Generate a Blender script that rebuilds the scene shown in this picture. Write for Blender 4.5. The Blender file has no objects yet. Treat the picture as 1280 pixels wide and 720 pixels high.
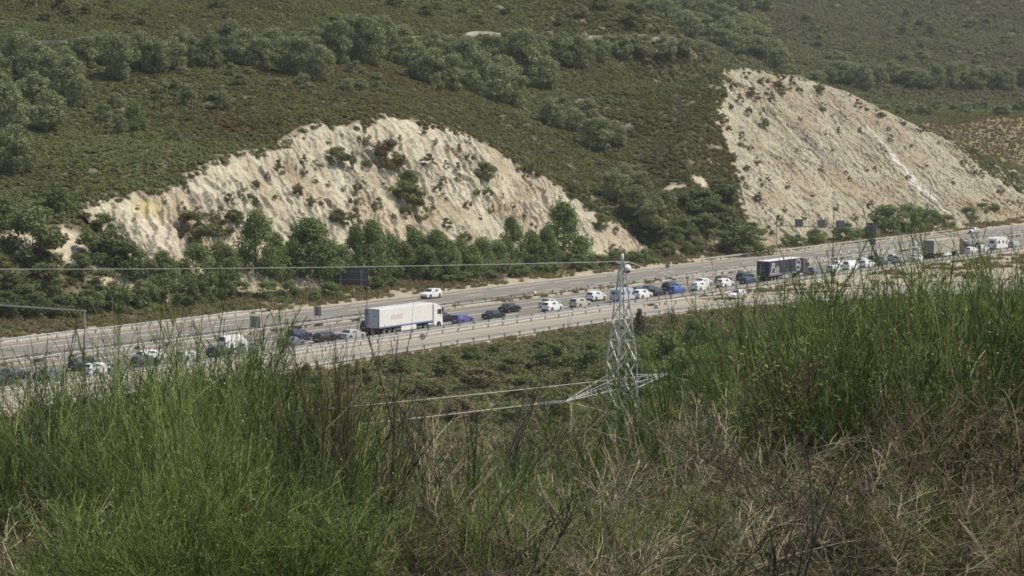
import bpy, math, random
import numpy as np
from mathutils import Vector, Matrix

# ------------------------------------------------------------------ camera, sky, sun, exposure
S = bpy.context.scene
COL = S.collection
F = 3000.0                      # focal length in pixels of a 1280-wide picture
CAM_H = 35.5                    # metres above the motorway
PITCH = math.atan(242.0 / F)
cam_d = bpy.data.cameras.new('camera'); cam = bpy.data.objects.new('camera', cam_d); COL.objects.link(cam)
cam.location = (0, 0, CAM_H); cam.rotation_euler = (math.pi / 2 - PITCH, 0, 0)
cam_d.sensor_width = 36; cam_d.lens = 36 * F / 1280; cam_d.clip_end = 4000; cam_d.clip_start = 0.1
S.camera = cam
SUN_DIR = Vector((0.62, 0.06, 1.0)).normalized()          # towards the sun
W = bpy.data.worlds.new('World'); S.world = W; W.use_nodes = True
_nt = W.node_tree; _sky = _nt.nodes.new('ShaderNodeTexSky'); _sky.sky_type = 'NISHITA'; _sky.sun_disc = False
_sky.sun_elevation = math.asin(SUN_DIR.z); _sky.sun_rotation = math.atan2(SUN_DIR.x, SUN_DIR.y)
_sky.dust_density = 2.5
_nt.links.new(_sky.outputs[0], _nt.nodes['Background'].inputs[0]); _nt.nodes['Background'].inputs[1].default_value = 0.15
_sd = bpy.data.lights.new('sun', 'SUN'); _sd.energy = 3.5; _sd.angle = math.radians(0.6); _sd.color = (1.0, 0.93, 0.79)
_so = bpy.data.objects.new('sun', _sd); COL.objects.link(_so); _so.rotation_euler = (-SUN_DIR).to_track_quat('-Z', 'Y').to_euler()
_so.location = (60, -40, 120)
S.view_settings.view_transform = 'Standard'; S.view_settings.look = 'None'
S.view_settings.exposure = 0.12; S.view_settings.gamma = 1.0
S.render.engine = 'CYCLES'
S.cycles.filter_width = 1.7; S.cycles.max_bounces = 5; S.cycles.diffuse_bounces = 2; S.cycles.glossy_bounces = 2
S.cycles.transmission_bounces = 3; S.cycles.transparent_max_bounces = 4

R = random.Random(7)
RNG = np.random.default_rng(11)
cp, sp = math.cos(PITCH), math.sin(PITCH)

def ray(px, py):
    u = (px - 640.0) / F; v = (360.0 - py) / F
    return np.array([u, cp + v * sp, -sp + v * cp])
def at_depth(px, py, Y):                    # the point at distance Y (north of the viewpoint) seen in that direction
    r = ray(px, py); return np.array([0, 0, CAM_H]) + r * (Y / r[1])
def on_plane(px, py, z=0.0):
    r = ray(px, py); return np.array([0, 0, CAM_H]) + r * ((z - CAM_H) / r[2])
def project(p):
    x, y, z = p[0], p[1], p[2] - CAM_H
    d = y * cp - z * sp; up = y * sp + z * cp
    return 640 + F * x / d, 360 - F * up / d

# ------------------------------------------------------------------ noise
_perm = np.random.default_rng(3).permutation(4096)
def _h(ix, iy, seed):
    return _perm[(_perm[(ix + seed * 57) & 4095] + iy + seed * 131) & 4095] / 4095.0
def vnoise(x, y, seed=0):
    x = np.asarray(x, float); y = np.asarray(y, float)
    ix = np.floor(x).astype(int); iy = np.floor(y).astype(int); fx = x - ix; fy = y - iy
    fx = fx * fx * fx * (fx * (fx * 6 - 15) + 10); fy = fy * fy * fy * (fy * (fy * 6 - 15) + 10)
    a = _h(ix, iy, seed); b = _h(ix + 1, iy, seed); c = _h(ix, iy + 1, seed); d = _h(ix + 1, iy + 1, seed)
    return (a + (b - a) * fx) * (1 - fy) + (c + (d - c) * fx) * fy
def fbm(x, y, seed=0, o=4):
    s = 0; a = 0.5; t = 0
    for i in range(o):
        s = s + a * vnoise(x * 2 ** i, y * 2 ** i, seed + i); t += a; a *= 0.5
    return s / t
def ridged(x, y, seed=0, o=3):
    s = 0; a = 0.5; t = 0
    for i in range(o):
        s = s + a * (1 - abs(2 * vnoise(x * 2 ** i, y * 2 ** i, seed + i) - 1)); t += a; a *= 0.5
    return s / t
def sstep(a, b, x):
    t = np.clip((np.asarray(x, float) - a) / (b - a), 0, 1); return t * t * (3 - 2 * t)

# ------------------------------------------------------------------ the road frame: s along the motorway, t across it towards the viewer
A_ROAD = math.atan((2660 - 640) / F * cp)
SC = F / 1729.0
TS = SC * math.sin(A_ROAD) / 0.7597          # metres per unit of t
DIR = np.array([math.sin(A_ROAD), math.cos(A_ROAD)]); NRM = np.array([DIR[1], -DIR[0]])
P0 = on_plane(640, 358.5)[:2]
def st(x, y):
    dx = np.asarray(x) - P0[0]; dy = np.asarray(y) - P0[1]
    return dx * DIR[0] + dy * DIR[1], (dx * NRM[0] + dy * NRM[1]) / TS
def xy(s, t):
    return P0[0] + s * DIR[0] + t * TS * NRM[0], P0[1] + s * DIR[1] + t * TS * NRM[1]
def s_at(px, t, z=0.5):                      # where along the line t the column px of the picture is met
    u = (px - 640.0) / F; b = xy(0, t)
    bf = b[1] * cp - (z - CAM_H) * sp
    return (u * bf - b[0]) / (DIR[0] - u * DIR[1] * cp)
S_A, S_B = s_at(770, 38), s_at(1010, 45)
def near_shift(s):                           # the slip road leaves the motorway to the right
    k = np.clip((np.asarray(s, float) - S_A) / (S_B - S_A), 0, 3); return np.where(k < 1, k * k * 0.5, k - 0.5) * 20.0
def t_far(s): return 32.2 + 0.75 * near_shift(s)
def t_near(s): return 39.8 + near_shift(s)

# ------------------------------------------------------------------ terrain heights
class TPS:
    def __init__(self, pts, lam=0.0):
        P = np.array(pts, float); self.c = P[:, :2]; n = len(P)
        K = self.k(self.c, self.c) + lam * np.eye(n); Q = np.c_[np.ones(n), self.c / 100]
        A = np.zeros((n + 3, n + 3)); A[:n, :n] = K; A[:n, n:] = Q; A[n:, :n] = Q.T
        self.w = np.linalg.solve(A, np.r_[P[:, 2], 0, 0, 0])
    def k(self, a, b):
        r2 = ((a[:, None, :] - b[None, :, :]) / 100) ** 2; r2 = r2.sum(2)
        return 0.5 * r2 * np.log(r2 + 1e-9)
    def __call__(self, x, y):
        x = np.asarray(x, float); sh = x.shape; q = np.c_[x.ravel(), np.asarray(y, float).ravel()]; out = np.empty(len(q)); n = len(self.c)
        for i in range(0, len(q), 60000):
            c = q[i:i + 60000]
            out[i:i + 60000] = self.k(c, self.c) @ self.w[:n] + np.c_[np.ones(len(c)), c / 100] @ self.w[n:]
        return out.reshape(sh)

FOOT1, TAN1 = 15.0, 1.06
FOOT2, TAN2 = 9.0, 0.98
S_MID = s_at(835, -12)
def plane_h(s, t):
    return np.where(s < S_MID, TAN1 * (-t - FOOT1), TAN2 * (-t - FOOT2))
def on_cut(px, py, k):                       # meet the inclined cut face
    r = ray(px, py); tn, ft = (TAN1, FOOT1) if k == 1 else (TAN2, FOOT2)
    t0 = (np.array([0, 0]) - P0) @ NRM / TS; dt = r[:2] @ NRM / TS
    L = (tn * (-t0 - ft) - CAM_H) / (r[2] + tn * dt)
    return np.array([0, 0, CAM_H]) + r * L
def YM(px, Y):                               # distances behind the motorway's far edge, stretched for the long lens
    d = 61380.0 / (0.11908 * (2660 - px)); return SC * d + (Y - d) * 1.4
CUT1 = [(100, 262), (125, 246), (160, 240), (200, 238), (240, 212), (300, 190), (345, 183), (372, 163), (400, 155), (440, 157), (480, 143), (520, 150), (560, 160),
        (600, 175), (640, 200), (700, 232), (740, 262), (780, 285), (812, 312)]
CUT2 = [(940, 298), (925, 252), (916, 216), (913, 186), (893, 150), (897, 128), (905, 85), (940, 86), (1000, 96), (1060, 116), (1110, 141), (1160, 163), (1200, 181), (1240, 202), (1282, 216), (1340, 240)]
ctl = [on_cut(x, y, 1) for x, y in CUT1] + [on_cut(x, y, 2) for x, y in CUT2]
for x, y, Y in [(912, 190, 345), (905, 228, 325), (870, 250, 316), (850, 285, 297), (835, 262, 310), (850, 235, 330),
                (760, 238, 328), (720, 190, 345), (690, 150, 365), (650, 110, 385), (600, 90, 395), (840, 180, 352), (860, 120, 378), (880, 100, 388), (800, 110, 392), (760, 80, 420),
                (700, 45, 440), (600, 42, 425), (480, 40, 400), (860, 50, 452), (350, 40, 385), (170, 45, 365), (60, 54, 350), (-80, 60, 350), (700, 0, 500), (560, -20, 470), (300, -20, 440),
                (0, 0, 395), (-120, 0, 395), (400, 100, 335), (520, 110, 345), (200, 150, 300), (100, 170, 290), (0, 150, 292), (-100, 150, 290), (0, 240, 250), (40, 290, 232), (0, 335, 218),
                (-100, 300, 222), (80, 335, 226), (60, 375, 208), (-60, 385, 200), (640, 140, 345), (580, 130, 345)]:
    ctl.append(at_depth(x, y, YM(x, Y)))
for x, y, Y, dz in [(905, 85, 415, -22), (1000, 96, 420, -22), (1110, 141, 425, -20), (1240, 202, 430, -16), (1340, 240, 430, -14), (860, 40, 520, -40), (700, -8, 590, -50), (950, 86, 470, -50)]:
    p = at_depth(x, y, YM(x, Y)); p[2] += dz; ctl.append(p)
for x, y, dz in [(640, 285, 4), (680, 285, 4), (715, 292, 3.5), (745, 303, 3), (165, 285, 4), (200, 300, 4), (240, 320, 4)]:      # the old hill stood above the face here
    p = on_cut(x, y, 1); p[2] += dz; ctl.append(p)
NHILL = TPS(ctl, 1e-4)
far = [at_depth(q[0], q[1], YM(q[0], q[2])) for q in [(1280, 212, 440), (1220, 172, 480), (1150, 152, 480), (1320, 150, 500), (1060, 130, 540), (1000, 110, 570), (1150, 112, 600), (1300, 112, 600), (940, 75, 600), (880, 60, 580),
                              (1000, 60, 680), (1150, 60, 700), (1300, 60, 700), (1000, 0, 820), (1150, 0, 830), (1300, 0, 830), (850, 10, 700), (800, -10, 720), (1000, -70, 1000), (1300, -70, 1000), (800, -80, 900), (740, -30, 720)]]
FHILL = TPS(far, 1e-4)
near = [(0, 0, 33.9), (-8, 0, 33.7), (9, 0, 34.3), (0, -14, 35), (0, 5, 32.9), (-4, 6, 32.5), (4, 6, 33.0), (0, 14, 29.6), (-8, 15, 28.9), (8, 14, 30.8), (0, 30, 23.5), (-15, 30, 22.5), (13, 30, 27.0), (18, 48, 25.0),
        (0, 60, 14), (-25, 60, 12.5), (27, 60, 20.0), (30, 75, 16), (0, 100, 6.6), (-45, 100, 5), (38, 100, 11), (0, 135, 2.2), (-35, 125, 3.0), (50, 130, 7), (70, 165, 5), (95, 190, 4), (-60, 118, 3.2), (40, 160, 2.6)]
near = [(a, b * SC, c) for a, b, c in near]
for px in range(-400, 1500, 100):
    s = s_at(px, 44)
    for dt in (0.0, 4.0):
        tt = t_near(s) + 2.2 + dt; x_, y_ = xy(s, tt)
        if y_ > 95 * SC: near.append((x_, y_, -0.08 + 0.06 * dt))
NNEAR = TPS(near, 1e-4)

def H(x, y, raw=False):
    x = np.asarray(x, float); y = np.asarray(y, float); s, t = st(x, y)
    n = NHILL(x, y) + 1.6 * (fbm(x / 22, y / 22, 5) - 0.5) + 0.7 * (fbm(x / 6, y / 6, 9) - 0.5)
    pl = plane_h(s, t)
    verge = np.where(t < -4.5, 0.09 * (-t - 4.5) + 0.5 * (fbm(x / 5, y / 5, 2) - 0.3) * sstep(5, 9, -t), 0.0)
    hill = np.maximum(np.minimum(n, pl), np.minimum(verge, 3.0)) - 0.08
    fh = FHILL(x, y) - 2.5 * np.maximum(0, 730 - y) + 2.5 * (fbm(x / 40, y / 40, 21) - 0.5)
    hill = np.where((y > 620), np.maximum(hill, fh), hill)
    nr = NNEAR(x, y) + 0.5 * (fbm(x / 7, y / 7, 15) - 0.5) * sstep(3, 14, t - t_near(s))
    nr = np.where(t > t_near(s) + 2.2, np.maximum(nr, -0.08), -0.08)
    return np.where(t > 20, nr, hill)
def _outline(L, k):
    P = np.array([on_cut(a, b, k) for a, b in L]); s_, t_ = st(P[:, 0], P[:, 1]); o = np.argsort(s_); return s_[o], -t_[o]
OUT = [_outline(CUT1, 1), _outline(CUT2, 2)]
FOOTS = (FOOT1, FOOT2)
def lip(s, T, k):                             # metres inside (+) or outside (-) the upper edge of a cutting
    so, To = OUT[k - 1]; return (np.interp(s, so, To, left=-5, right=To[-1] if k == 2 else -5) - T) * 0.62
def in_cut(x, y, marg=0.0):
    s, t = st(x, y); r = np.zeros(np.shape(x), bool)
    for k in (1, 2): r |= (lip(s, -t, k) > marg) & (t < -FOOTS[k - 1] - 0.5) & ((s < S_MID) if k == 1 else (s > S_MID)) & (s > OUT[k - 1][0][0])
    return r & (y < 700)
def cut_depth(x, y):                          # lip distance of the cutting that holds the point, else negative
    s, t = st(x, y); d = np.where(s < S_MID, lip(s, -t, 1), lip(s, -t, 2)); return np.where((y < 700) & (t < -9), d, -9)
CUT_S = (OUT[0][0][0], OUT[0][0][-1]), (OUT[1][0][0], s_at(1400, -14))
def hit(px, py, y0=5.0, y1=1600.0):           # where that line of sight meets the ground
    r = ray(px, py); r = r / r[1]
    ys = np.concatenate([np.arange(y0, 60, 0.5), np.arange(60, y1, 1.5)]); ys = ys[ys >= y0]
    zz = CAM_H + r[2] * ys; hh = H(r[0] * ys, ys)
    i = np.argmax(hh >= zz)
    if hh[i] < zz[i]: i = len(ys) - 1
    lo, hi = ys[max(i - 1, 0)], ys[i]
    for _ in range(12):
        m = 0.5 * (lo + hi)
        if H(np.array([r[0] * m]), np.array([m]))[0] >= CAM_H + r[2] * m: hi = m
        else: lo = m
    return np.array([r[0] * hi, hi, CAM_H + r[2] * hi])
def hits(pts, y0=150.0):
    y0 = y0 * SC                      # many at once
    P = np.array(pts, float); n = len(P)
    u = (P[:, 0] - 640) / F; v = (360 - P[:, 1]) / F
    ry = cp + v * sp; rx = u / ry; rz = (-sp + v * cp) / ry
    ys = np.arange(y0, 1600, 2.0); X = rx[:, None] * ys; Z = CAM_H + rz[:, None] * ys
    ok = H(X, np.broadcast_to(ys, X.shape)) >= Z; i = np.argmax(ok, axis=1)
    yy = ys[i]; lo = yy - 2.0; hi = yy.copy()
    for _ in range(8):
        m = 0.5 * (lo + hi); g = H(rx * m, m) >= CAM_H + rz * m; hi = np.where(g, m, hi); lo = np.where(g, lo, m)
    return np.c_[rx * hi, hi, H(rx * hi, hi)]

# ------------------------------------------------------------------ mesh helpers
def mk_mesh(name, V, Fc, smooth=False, attrs=None):
    """V (n,3); Fc an (m,k) int array or a list of such arrays"""
    V = np.asarray(V, np.float32); Fl = Fc if isinstance(Fc, list) else [Fc]
    Fl = [np.asarray(f, np.int32) for f in Fl if len(f)]
    me = bpy.data.meshes.new(name)
    me.vertices.add(len(V)); me.vertices.foreach_set('co', V.ravel())
    li = np.concatenate([f.ravel() for f in Fl]); tot = np.concatenate([np.full(len(f), f.shape[1], np.int32) for f in Fl])
    me.loops.add(len(li)); me.loops.foreach_set('vertex_index', li)
    me.polygons.add(len(tot)); me.polygons.foreach_set('loop_start', np.concatenate([[0], np.cumsum(tot)[:-1]]).astype(np.int32))
    me.polygons.foreach_set('use_smooth', np.full(len(tot), smooth, bool))
    for k, a in (attrs or {}).items():
        at = me.attributes.new(k, 'FLOAT_COLOR', 'POINT'); at.data.foreach_set('color', np.c_[a, np.ones(len(a))].astype(np.float32).ravel())
    me.update(calc_edges=True)
    return me
def link(name, me, mat=None, parent=None, loc=None, rotz=None, scale=None, slot=False):
    o = bpy.data.objects.new(name, me); COL.objects.link(o)
    if mat is not None:
        if not len(me.materials): me.materials.append(mat)
        if slot: o.material_slots[0].link = 'OBJECT'; o.material_slots[0].material = mat
    if parent is not None: o.parent = parent
    if loc is not None: o.location = loc
    if rotz is not None: o.rotation_euler = (0, 0, rotz)
    if scale is not None: o.scale = scale if hasattr(scale, '__len__') else (scale,) * 3
    return o
def empty(name, loc=(0, 0, 0), rotz=0.0):
    o = bpy.data.objects.new(name, None); COL.objects.link(o); o.location = loc; o.rotation_euler = (0, 0, rotz); o.empty_display_size = 0.3
    return o
def tag(o, label=None, cat=None, group=None, kind=None):
    if label: o['label'] = label
    if cat: o['category'] = cat
    if group: o['group'] = group
    if kind: o['kind'] = kind
    return o
class MB:
    """collects boxes, quads, prisms into one mesh"""
    def __init__(self): self.v = []; self.f = []
    def add(self, V, Fs):
        o = len(self.v); self.v += [tuple(map(float, p)) for p in V]; self.f += [tuple(i + o for i in q) for q in Fs]; return self
    def box(self, a, b, bev=0.0):
        x0, y0, z0 = a; x1, y1, z1 = b
        if bev <= 0:
            V = [(x0, y0, z0), (x1, y0, z0), (x1, y1, z0), (x0, y1, z0), (x0, y0, z1), (x1, y0, z1), (x1, y1, z1), (x0, y1, z1)]
            return self.add(V, [(0, 3, 2, 1), (4, 5, 6, 7), (0, 1, 5, 4), (1, 2, 6, 5), (2, 3, 7, 6), (3, 0, 4, 7)])
        e = bev; V = []; idx = {}
        for i, x in enumerate((x0, x1)):
            for j, y in enumerate((y0, y1)):
                for k, z in enumerate((z0, z1)):
                    sx, sy, sz = (e, -e)[i], (e, -e)[j], (e, -e)[k]
                    for ax, p in (('x', (x, y + sy, z + sz)), ('y', (x + sx, y, z + sz)), ('z', (x + sx, y + sy, z))):
                        idx[(i, j, k, ax)] = len(V); V.append(p)
        Fs = []
        g = lambda i, j, k, a: idx[(i, j, k, a)]
        for i in (0, 1): Fs.append([g(i, 0, 0, 'x'), g(i, 1, 0, 'x'), g(i, 1, 1, 'x'), g(i, 0, 1, 'x')][::1 if i else -1])
        for j in (0, 1): Fs.append([g(0, j, 0, 'y'), g(1, j, 0, 'y'), g(1, j, 1, 'y'), g(0, j, 1, 'y')][::-1 if j else 1])
        for k in (0, 1): Fs.append([g(0, 0, k, 'z'), g(1, 0, k, 'z'), g(1, 1, k, 'z'), g(0, 1, k, 'z')][::1 if k else -1])
        for i in (0, 1):
            for j in (0, 1): Fs.append([g(i, j, 0, 'x'), g(i, j, 1, 'x'), g(i, j, 1, 'y'), g(i, j, 0, 'y')])
            for k in (0, 1): Fs.append([g(i, 0, k, 'x'), g(i, 1, k, 'x'), g(i, 1, k, 'z'), g(i, 0, k, 'z')])
        for j in (0, 1):
            for k in (0, 1): Fs.append([g(0, j, k, 'y'), g(1, j, k, 'y'), g(1, j, k, 'z'), g(0, j, k, 'z')])
        for i in (0, 1):
            for j in (0, 1):
                for k in (0, 1): Fs.append([g(i, j, k, 'x'), g(i, j, k, 'y'), g(i, j, k, 'z')])
        return self.add(V, Fs)
    def cyl(self, c, r, h, axis='z', n=14, r2=None):
        r2 = r if r2 is None else r2; V = []
        for z, rr in ((0, r), (h, r2)):
            for i in range(n):
                a = 2 * math.pi * i / n; p = (rr * math.cos(a), rr * math.sin(a), z)
                if axis == 'y': p = (p[0], p[2], p[1])
                if axis == 'x': p = (p[2], p[0], p[1])
                V.append((p[0] + c[0], p[1] + c[1], p[2] + c[2]))
        return self.add(V, [tuple(range(n))[::-1], tuple(range(n, 2 * n))] + [(i, (i + 1) % n, n + (i + 1) % n, n + i) for i in range(n)])
    def beam(self, a, b, w, h=None):
        a = Vector(a); b = Vector(b); d = (b - a).normalized(); h = h or w
        u = d.cross(Vector((0, 0, 1)));
        if u.length < 1e-3: u = Vector((1, 0, 0))
        u.normalize(); v = u.cross(d); V = []
        for p in (a, b):
            for i, j in ((-1, -1), (1, -1), (1, 1), (-1, 1)): V.append(p + u * (i * w / 2) + v * (j * h / 2))
        return self.add(V, [(3, 2, 1, 0), (4, 5, 6, 7), (0, 1, 5, 4), (1, 2, 6, 5), (2, 3, 7, 6), (3, 0, 4, 7)])
    def mesh(self, name, smooth=False):
        me = bpy.data.meshes.new(name); me.from_pydata(self.v, [], self.f); me.update()
        import bmesh
        bm = bmesh.new(); bm.from_mesh(me); bmesh.ops.recalc_face_normals(bm, faces=bm.faces); bm.to_mesh(me); bm.free()
        if smooth: me.polygons.foreach_set('use_smooth', np.ones(len(me.polygons), bool))
        return me
def tubes(paths, rad, n=3):
    """paths (N,K,3), rad (N,K): thin tubes, n sides"""
    paths = np.asarray(paths, float); rad = np.asarray(rad, float); N, K, _ = paths.shape
    d = paths[:, -1] - paths[:, 0]; d /= np.linalg.norm(d, axis=1, keepdims=True) + 1e-9
    up = np.where(np.abs(d[:, 2:3]) > 0.9, np.array([[1.0, 0, 0]]), np.array([[0, 0, 1.0]]))
    a = np.cross(d, up); a /= np.linalg.norm(a, axis=1, keepdims=True) + 1e-9; b = np.cross(d, a)
    th = np.arange(n) * 2 * math.pi / n
    off = a[:, None, :] * np.cos(th)[None, :, None] + b[:, None, :] * np.sin(th)[None, :, None]
    V = paths[:, :, None, :] + off[:, None, :, :] * rad[:, :, None, None]
    base = (np.arange(N)[:, None, None] * K + np.arange(K - 1)[None, :, None]) * n; i = np.arange(n)[None, None, :]; j = (i + 1) % n
    Fq = np.stack([base + i, base + j, base + n + j, base + n + i], -1).reshape(-1, 4)
    return V.reshape(-1, 3), Fq
def cards(C, size, rng, aspect=1.6, out=None, tidy=0.9):
    """small leaf-like quads round the points C, facing roughly along out (up if not given)"""
    C = np.asarray(C, float); n = len(C); m = rng.normal(size=(n, 3)); o = np.array([[0, 0, 1.0]]) if out is None else out
    m = m * 0.6 + o * tidy; m /= np.linalg.norm(m, axis=1, keepdims=True)
    d = rng.normal(size=(n, 3)); d -= m * (d * m).sum(1, keepdims=True); d /= np.linalg.norm(d, axis=1, keepdims=True); e = np.cross(m, d)
    sz = size * rng.uniform(0.6, 1.35, n)[:, None]
    p = np.stack([C - d * sz * aspect * 0.5, C + e * sz * 0.42, C + d * sz * aspect * 0.5, C - e * sz * 0.42], 1)
    return p.reshape(-1, 3), np.arange(4 * n).reshape(-1, 4)
def join(parts):
    V = []; Fs = []; o = 0
    for v, f in parts:
        V.append(v); Fs.append(f + o); o += len(v)
    return np.concatenate(V), Fs

# ------------------------------------------------------------------ materials
def mat(name, c1, c2=None, scale=1.0, rough=0.8, spec=0.3, metal=0.0, bump=0.0, bscale=None, coat=0.0, stretch=None, attr=None, emis=None, contrast=(0.35, 0.65)):
    m = bpy.data.materials.new(name); m.use_nodes = True; nt = m.node_tree; b = nt.nodes['Principled BSDF']
    b.inputs['Roughness'].default_value = rough; b.inputs['Specular IOR Level'].default_value = spec; b.inputs['Metallic'].default_value = metal; b.inputs['Coat Weight'].default_value = coat
    b.inputs['Base Color'].default_value = (*c1, 1)
    tc = nt.nodes.new('ShaderNodeNewGeometry'); src = tc.outputs['Position']
    if stretch:
        mp = nt.nodes.new('ShaderNodeMapping'); mp.inputs['Rotation'].default_value = (0, 0, stretch[0]); mp.inputs['Scale'].default_value = stretch[1]
        nt.links.new(src, mp.inputs[0]); src = mp.outputs[0]
    if c2 or attr:
        no = nt.nodes.new('ShaderNodeTexNoise'); no.inputs['Scale'].default_value = scale; no.inputs['Detail'].default_value = 5; no.inputs['Roughness'].default_value = 0.62
        nt.links.new(src, no.inputs['Vector'])
        rp = nt.nodes.new('ShaderNodeValToRGB'); rp.color_ramp.elements[0].position = contrast[0]; rp.color_ramp.elements[1].position = contrast[1]
        nt.links.new(no.outputs['Fac'], rp.inputs[0])
        if attr:
            at = nt.nodes.new('ShaderNodeAttribute'); at.attribute_name = attr
            rp.color_ramp.elements[0].color = (*[0.72] * 3, 1); rp.color_ramp.elements[1].color = (*[1.22] * 3, 1)
            mx = nt.nodes.new('ShaderNodeMix'); mx.data_type = 'RGBA'; mx.blend_type = 'MULTIPLY'; mx.inputs['Factor'].default_value = 1
            nt.links.new(at.outputs['Color'], mx.inputs['A']); nt.links.new(rp.outputs[0], mx.inputs['B']); nt.links.new(mx.outputs['Result'], b.inputs['Base Color'])
        else:
            rp.color_ramp.elements[0].color = (*c1, 1); rp.color_ramp.elements[1].color = (*c2, 1); nt.links.new(rp.outputs[0], b.inputs['Base Color'])
    if bump:
        n2 = nt.nodes.new('ShaderNodeTexNoise'); n2.inputs['Scale'].default_value = bscale or scale * 3; n2.inputs['Detail'].default_value = 4
        bp = nt.nodes.new('ShaderNodeBump'); bp.inputs['Strength'].default_value = 1.0; bp.inputs['Distance'].default_value = bump
        nt.links.new(tc.outputs['Position'], n2.inputs['Vector']); nt.links.new(n2.outputs['Fac'], bp.inputs['Height']); nt.links.new(bp.outputs[0], b.inputs['Normal'])
    if emis: b.inputs['Emission Color'].default_value = (*emis, 1); b.inputs['Emission Strength'].default_value = 1
    return m
def leafmat(name, cols, scale=0.05, rnd=0.5, transl=0.25, fine=1.3):
    """cols: ramp colours; picked by place (patches of growth) and by plant"""
    m = bpy.data.materials.new(name); m.use_nodes = True; nt = m.node_tree; N = nt.nodes; L = nt.links
    for n in list(N): N.remove(n)
    out = N.new('ShaderNodeOutputMaterial'); geo = N.new('ShaderNodeNewGeometry'); oi = N.new('ShaderNodeObjectInfo')
    n1 = N.new('ShaderNodeTexNoise'); n1.inputs['Scale'].default_value = scale; n1.inputs['Detail'].default_value = 3
    n2 = N.new('ShaderNodeTexNoise'); n2.inputs['Scale'].default_value = fine; n2.inputs['Detail'].default_value = 2
    L.new(geo.outputs['Position'], n1.inputs['Vector']); L.new(geo.outputs['Position'], n2.inputs['Vector'])
    def ma(op, a, b):
        q = N.new('ShaderNodeMath'); q.operation = op
        for i, z in enumerate((a, b)):
            if isinstance(z, (int, float)): q.inputs[i].default_value = z
            else: L.new(z, q.inputs[i])
        return q.outputs[0]
    f = ma('ADD', ma('MULTIPLY', ma('SUBTRACT', n1.outputs['Fac'], 0.5), 2.0), 0.58)
    f = ma('ADD', f, ma('MULTIPLY', ma('SUBTRACT', oi.outputs['Random'], 0.5), rnd))
    f = ma('ADD', f, ma('MULTIPLY', ma('SUBTRACT', n2.outputs['Fac'], 0.5), 0.7))
    rp = N.new('ShaderNodeValToRGB'); L.new(f, rp.inputs[0]); el = rp.color_ramp.elements
    while len(el) < len(cols): el.new(0.5)
    for i, c in enumerate(cols): el[i].position = 0.12 + 0.76 * i / (len(cols) - 1); el[i].color = (*c, 1)
    b = N.new('ShaderNodeBsdfPrincipled'); b.inputs['Roughness'].default_value = 0.75; b.inputs['Specular IOR Level'].default_value = 0.18
    tr = N.new('ShaderNodeBsdfTranslucent'); mx = N.new('ShaderNodeMixShader'); mx.inputs[0].default_value = transl
    L.new(rp.outputs[0], b.inputs['Base Color']); L.new(rp.outputs[0], tr.inputs[0]); L.new(b.outputs[0], mx.inputs[1]); L.new(tr.outputs[0], mx.inputs[2]); L.new(mx.outputs[0], out.inputs[0])
    return m
M = {}
M['terrain'] = mat('terrain', (0.1, 0.09, 0.05), attr='col', scale=0.9, rough=0.95, spec=0.1, bump=0.08, bscale=2.2)
M['rock'] = mat('rock', (0.5, 0.44, 0.34), attr='col', scale=1.4, rough=0.95, spec=0.1, bump=0.05, bscale=3.5, contrast=(0.3, 0.7))
ra = -A_ROAD
M['asphalt'] = mat('asphalt', (0.140, 0.128, 0.105), (0.215, 0.197, 0.163), 0.5, 0.9, 0.2, stretch=(-(math.pi / 2 - A_ROAD), (0.05, 1.3, 1)))
M['asphalt_far'] = mat('asphalt_far', (0.160, 0.146, 0.120), (0.230, 0.212, 0.175), 0.5, 0.9, 0.2, stretch=(-(math.pi / 2 - A_ROAD), (0.05, 1.3, 1)))
M['pale_road'] = mat('pale_road', (0.25, 0.225, 0.175), (0.31, 0.28, 0.22), 0.35, 0.92, 0.15, stretch=(-(math.pi / 2 - A_ROAD), (0.2, 1.4, 1)))
M['paint'] = mat('road_paint', (0.56, 0.54, 0.49), (0.70, 0.68, 0.62), 1.2, 0.8)
M['galv'] = mat('galvanised_steel', (0.42, 0.41, 0.385), (0.52, 0.51, 0.48), 0.8, 0.55, 0.4, 0.25)
M['galv_dark'] = mat('weathered_steel', (0.26, 0.25, 0.225), (0.33, 0.32, 0.29), 0.8, 0.6, 0.4, 0.2)
M['concrete'] = mat('concrete', (0.38, 0.36, 0.30), (0.47, 0.445, 0.38), 0.7, 0.9, 0.15)
M['tyre'] = mat('tyre_rubber', (0.022, 0.022, 0.022), rough=0.85)
M['rim'] = mat('wheel_rim', (0.36, 0.36, 0.36), rough=0.4, metal=0.6)
M['glass'] = mat('car_glass', (0.03, 0.034, 0.036), rough=0.12, spec=0.6, coat=0.3)
M['trim'] = mat('black_trim', (0.03, 0.03, 0.03), rough=0.6)
M['tail'] = mat('tail_light_red', (0.30, 0.02, 0.02), rough=0.3)
M['lamp'] = mat('headlight_clear', (0.65, 0.66, 0.66), rough=0.15, spec=0.6)
M['plate'] = mat('plate_white', (0.7, 0.7, 0.66), rough=0.5)
for k, c in dict(white=(0.74, 0.73, 0.70), black=(0.018, 0.018, 0.022), silver=(0.42, 0.42, 0.40), grey=(0.16, 0.16, 0.165), darkblue=(0.03, 0.04, 0.085), blue=(0.05, 0.11, 0.34), violet=(0.085, 0.085, 0.25),
                 beige=(0.44, 0.41, 0.34), green=(0.03, 0.05, 0.04), brown=(0.05, 0.03, 0.028), lavender=(0.50, 0.50, 0.58), darkgrey=(0.06, 0.062, 0.068)).items():
    M['p_' + k] = mat('paint_' + k, c, tuple(min(1, q * 1.1) for q in c), 2.0, 0.34, 0.5, coat=0.35)

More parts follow.
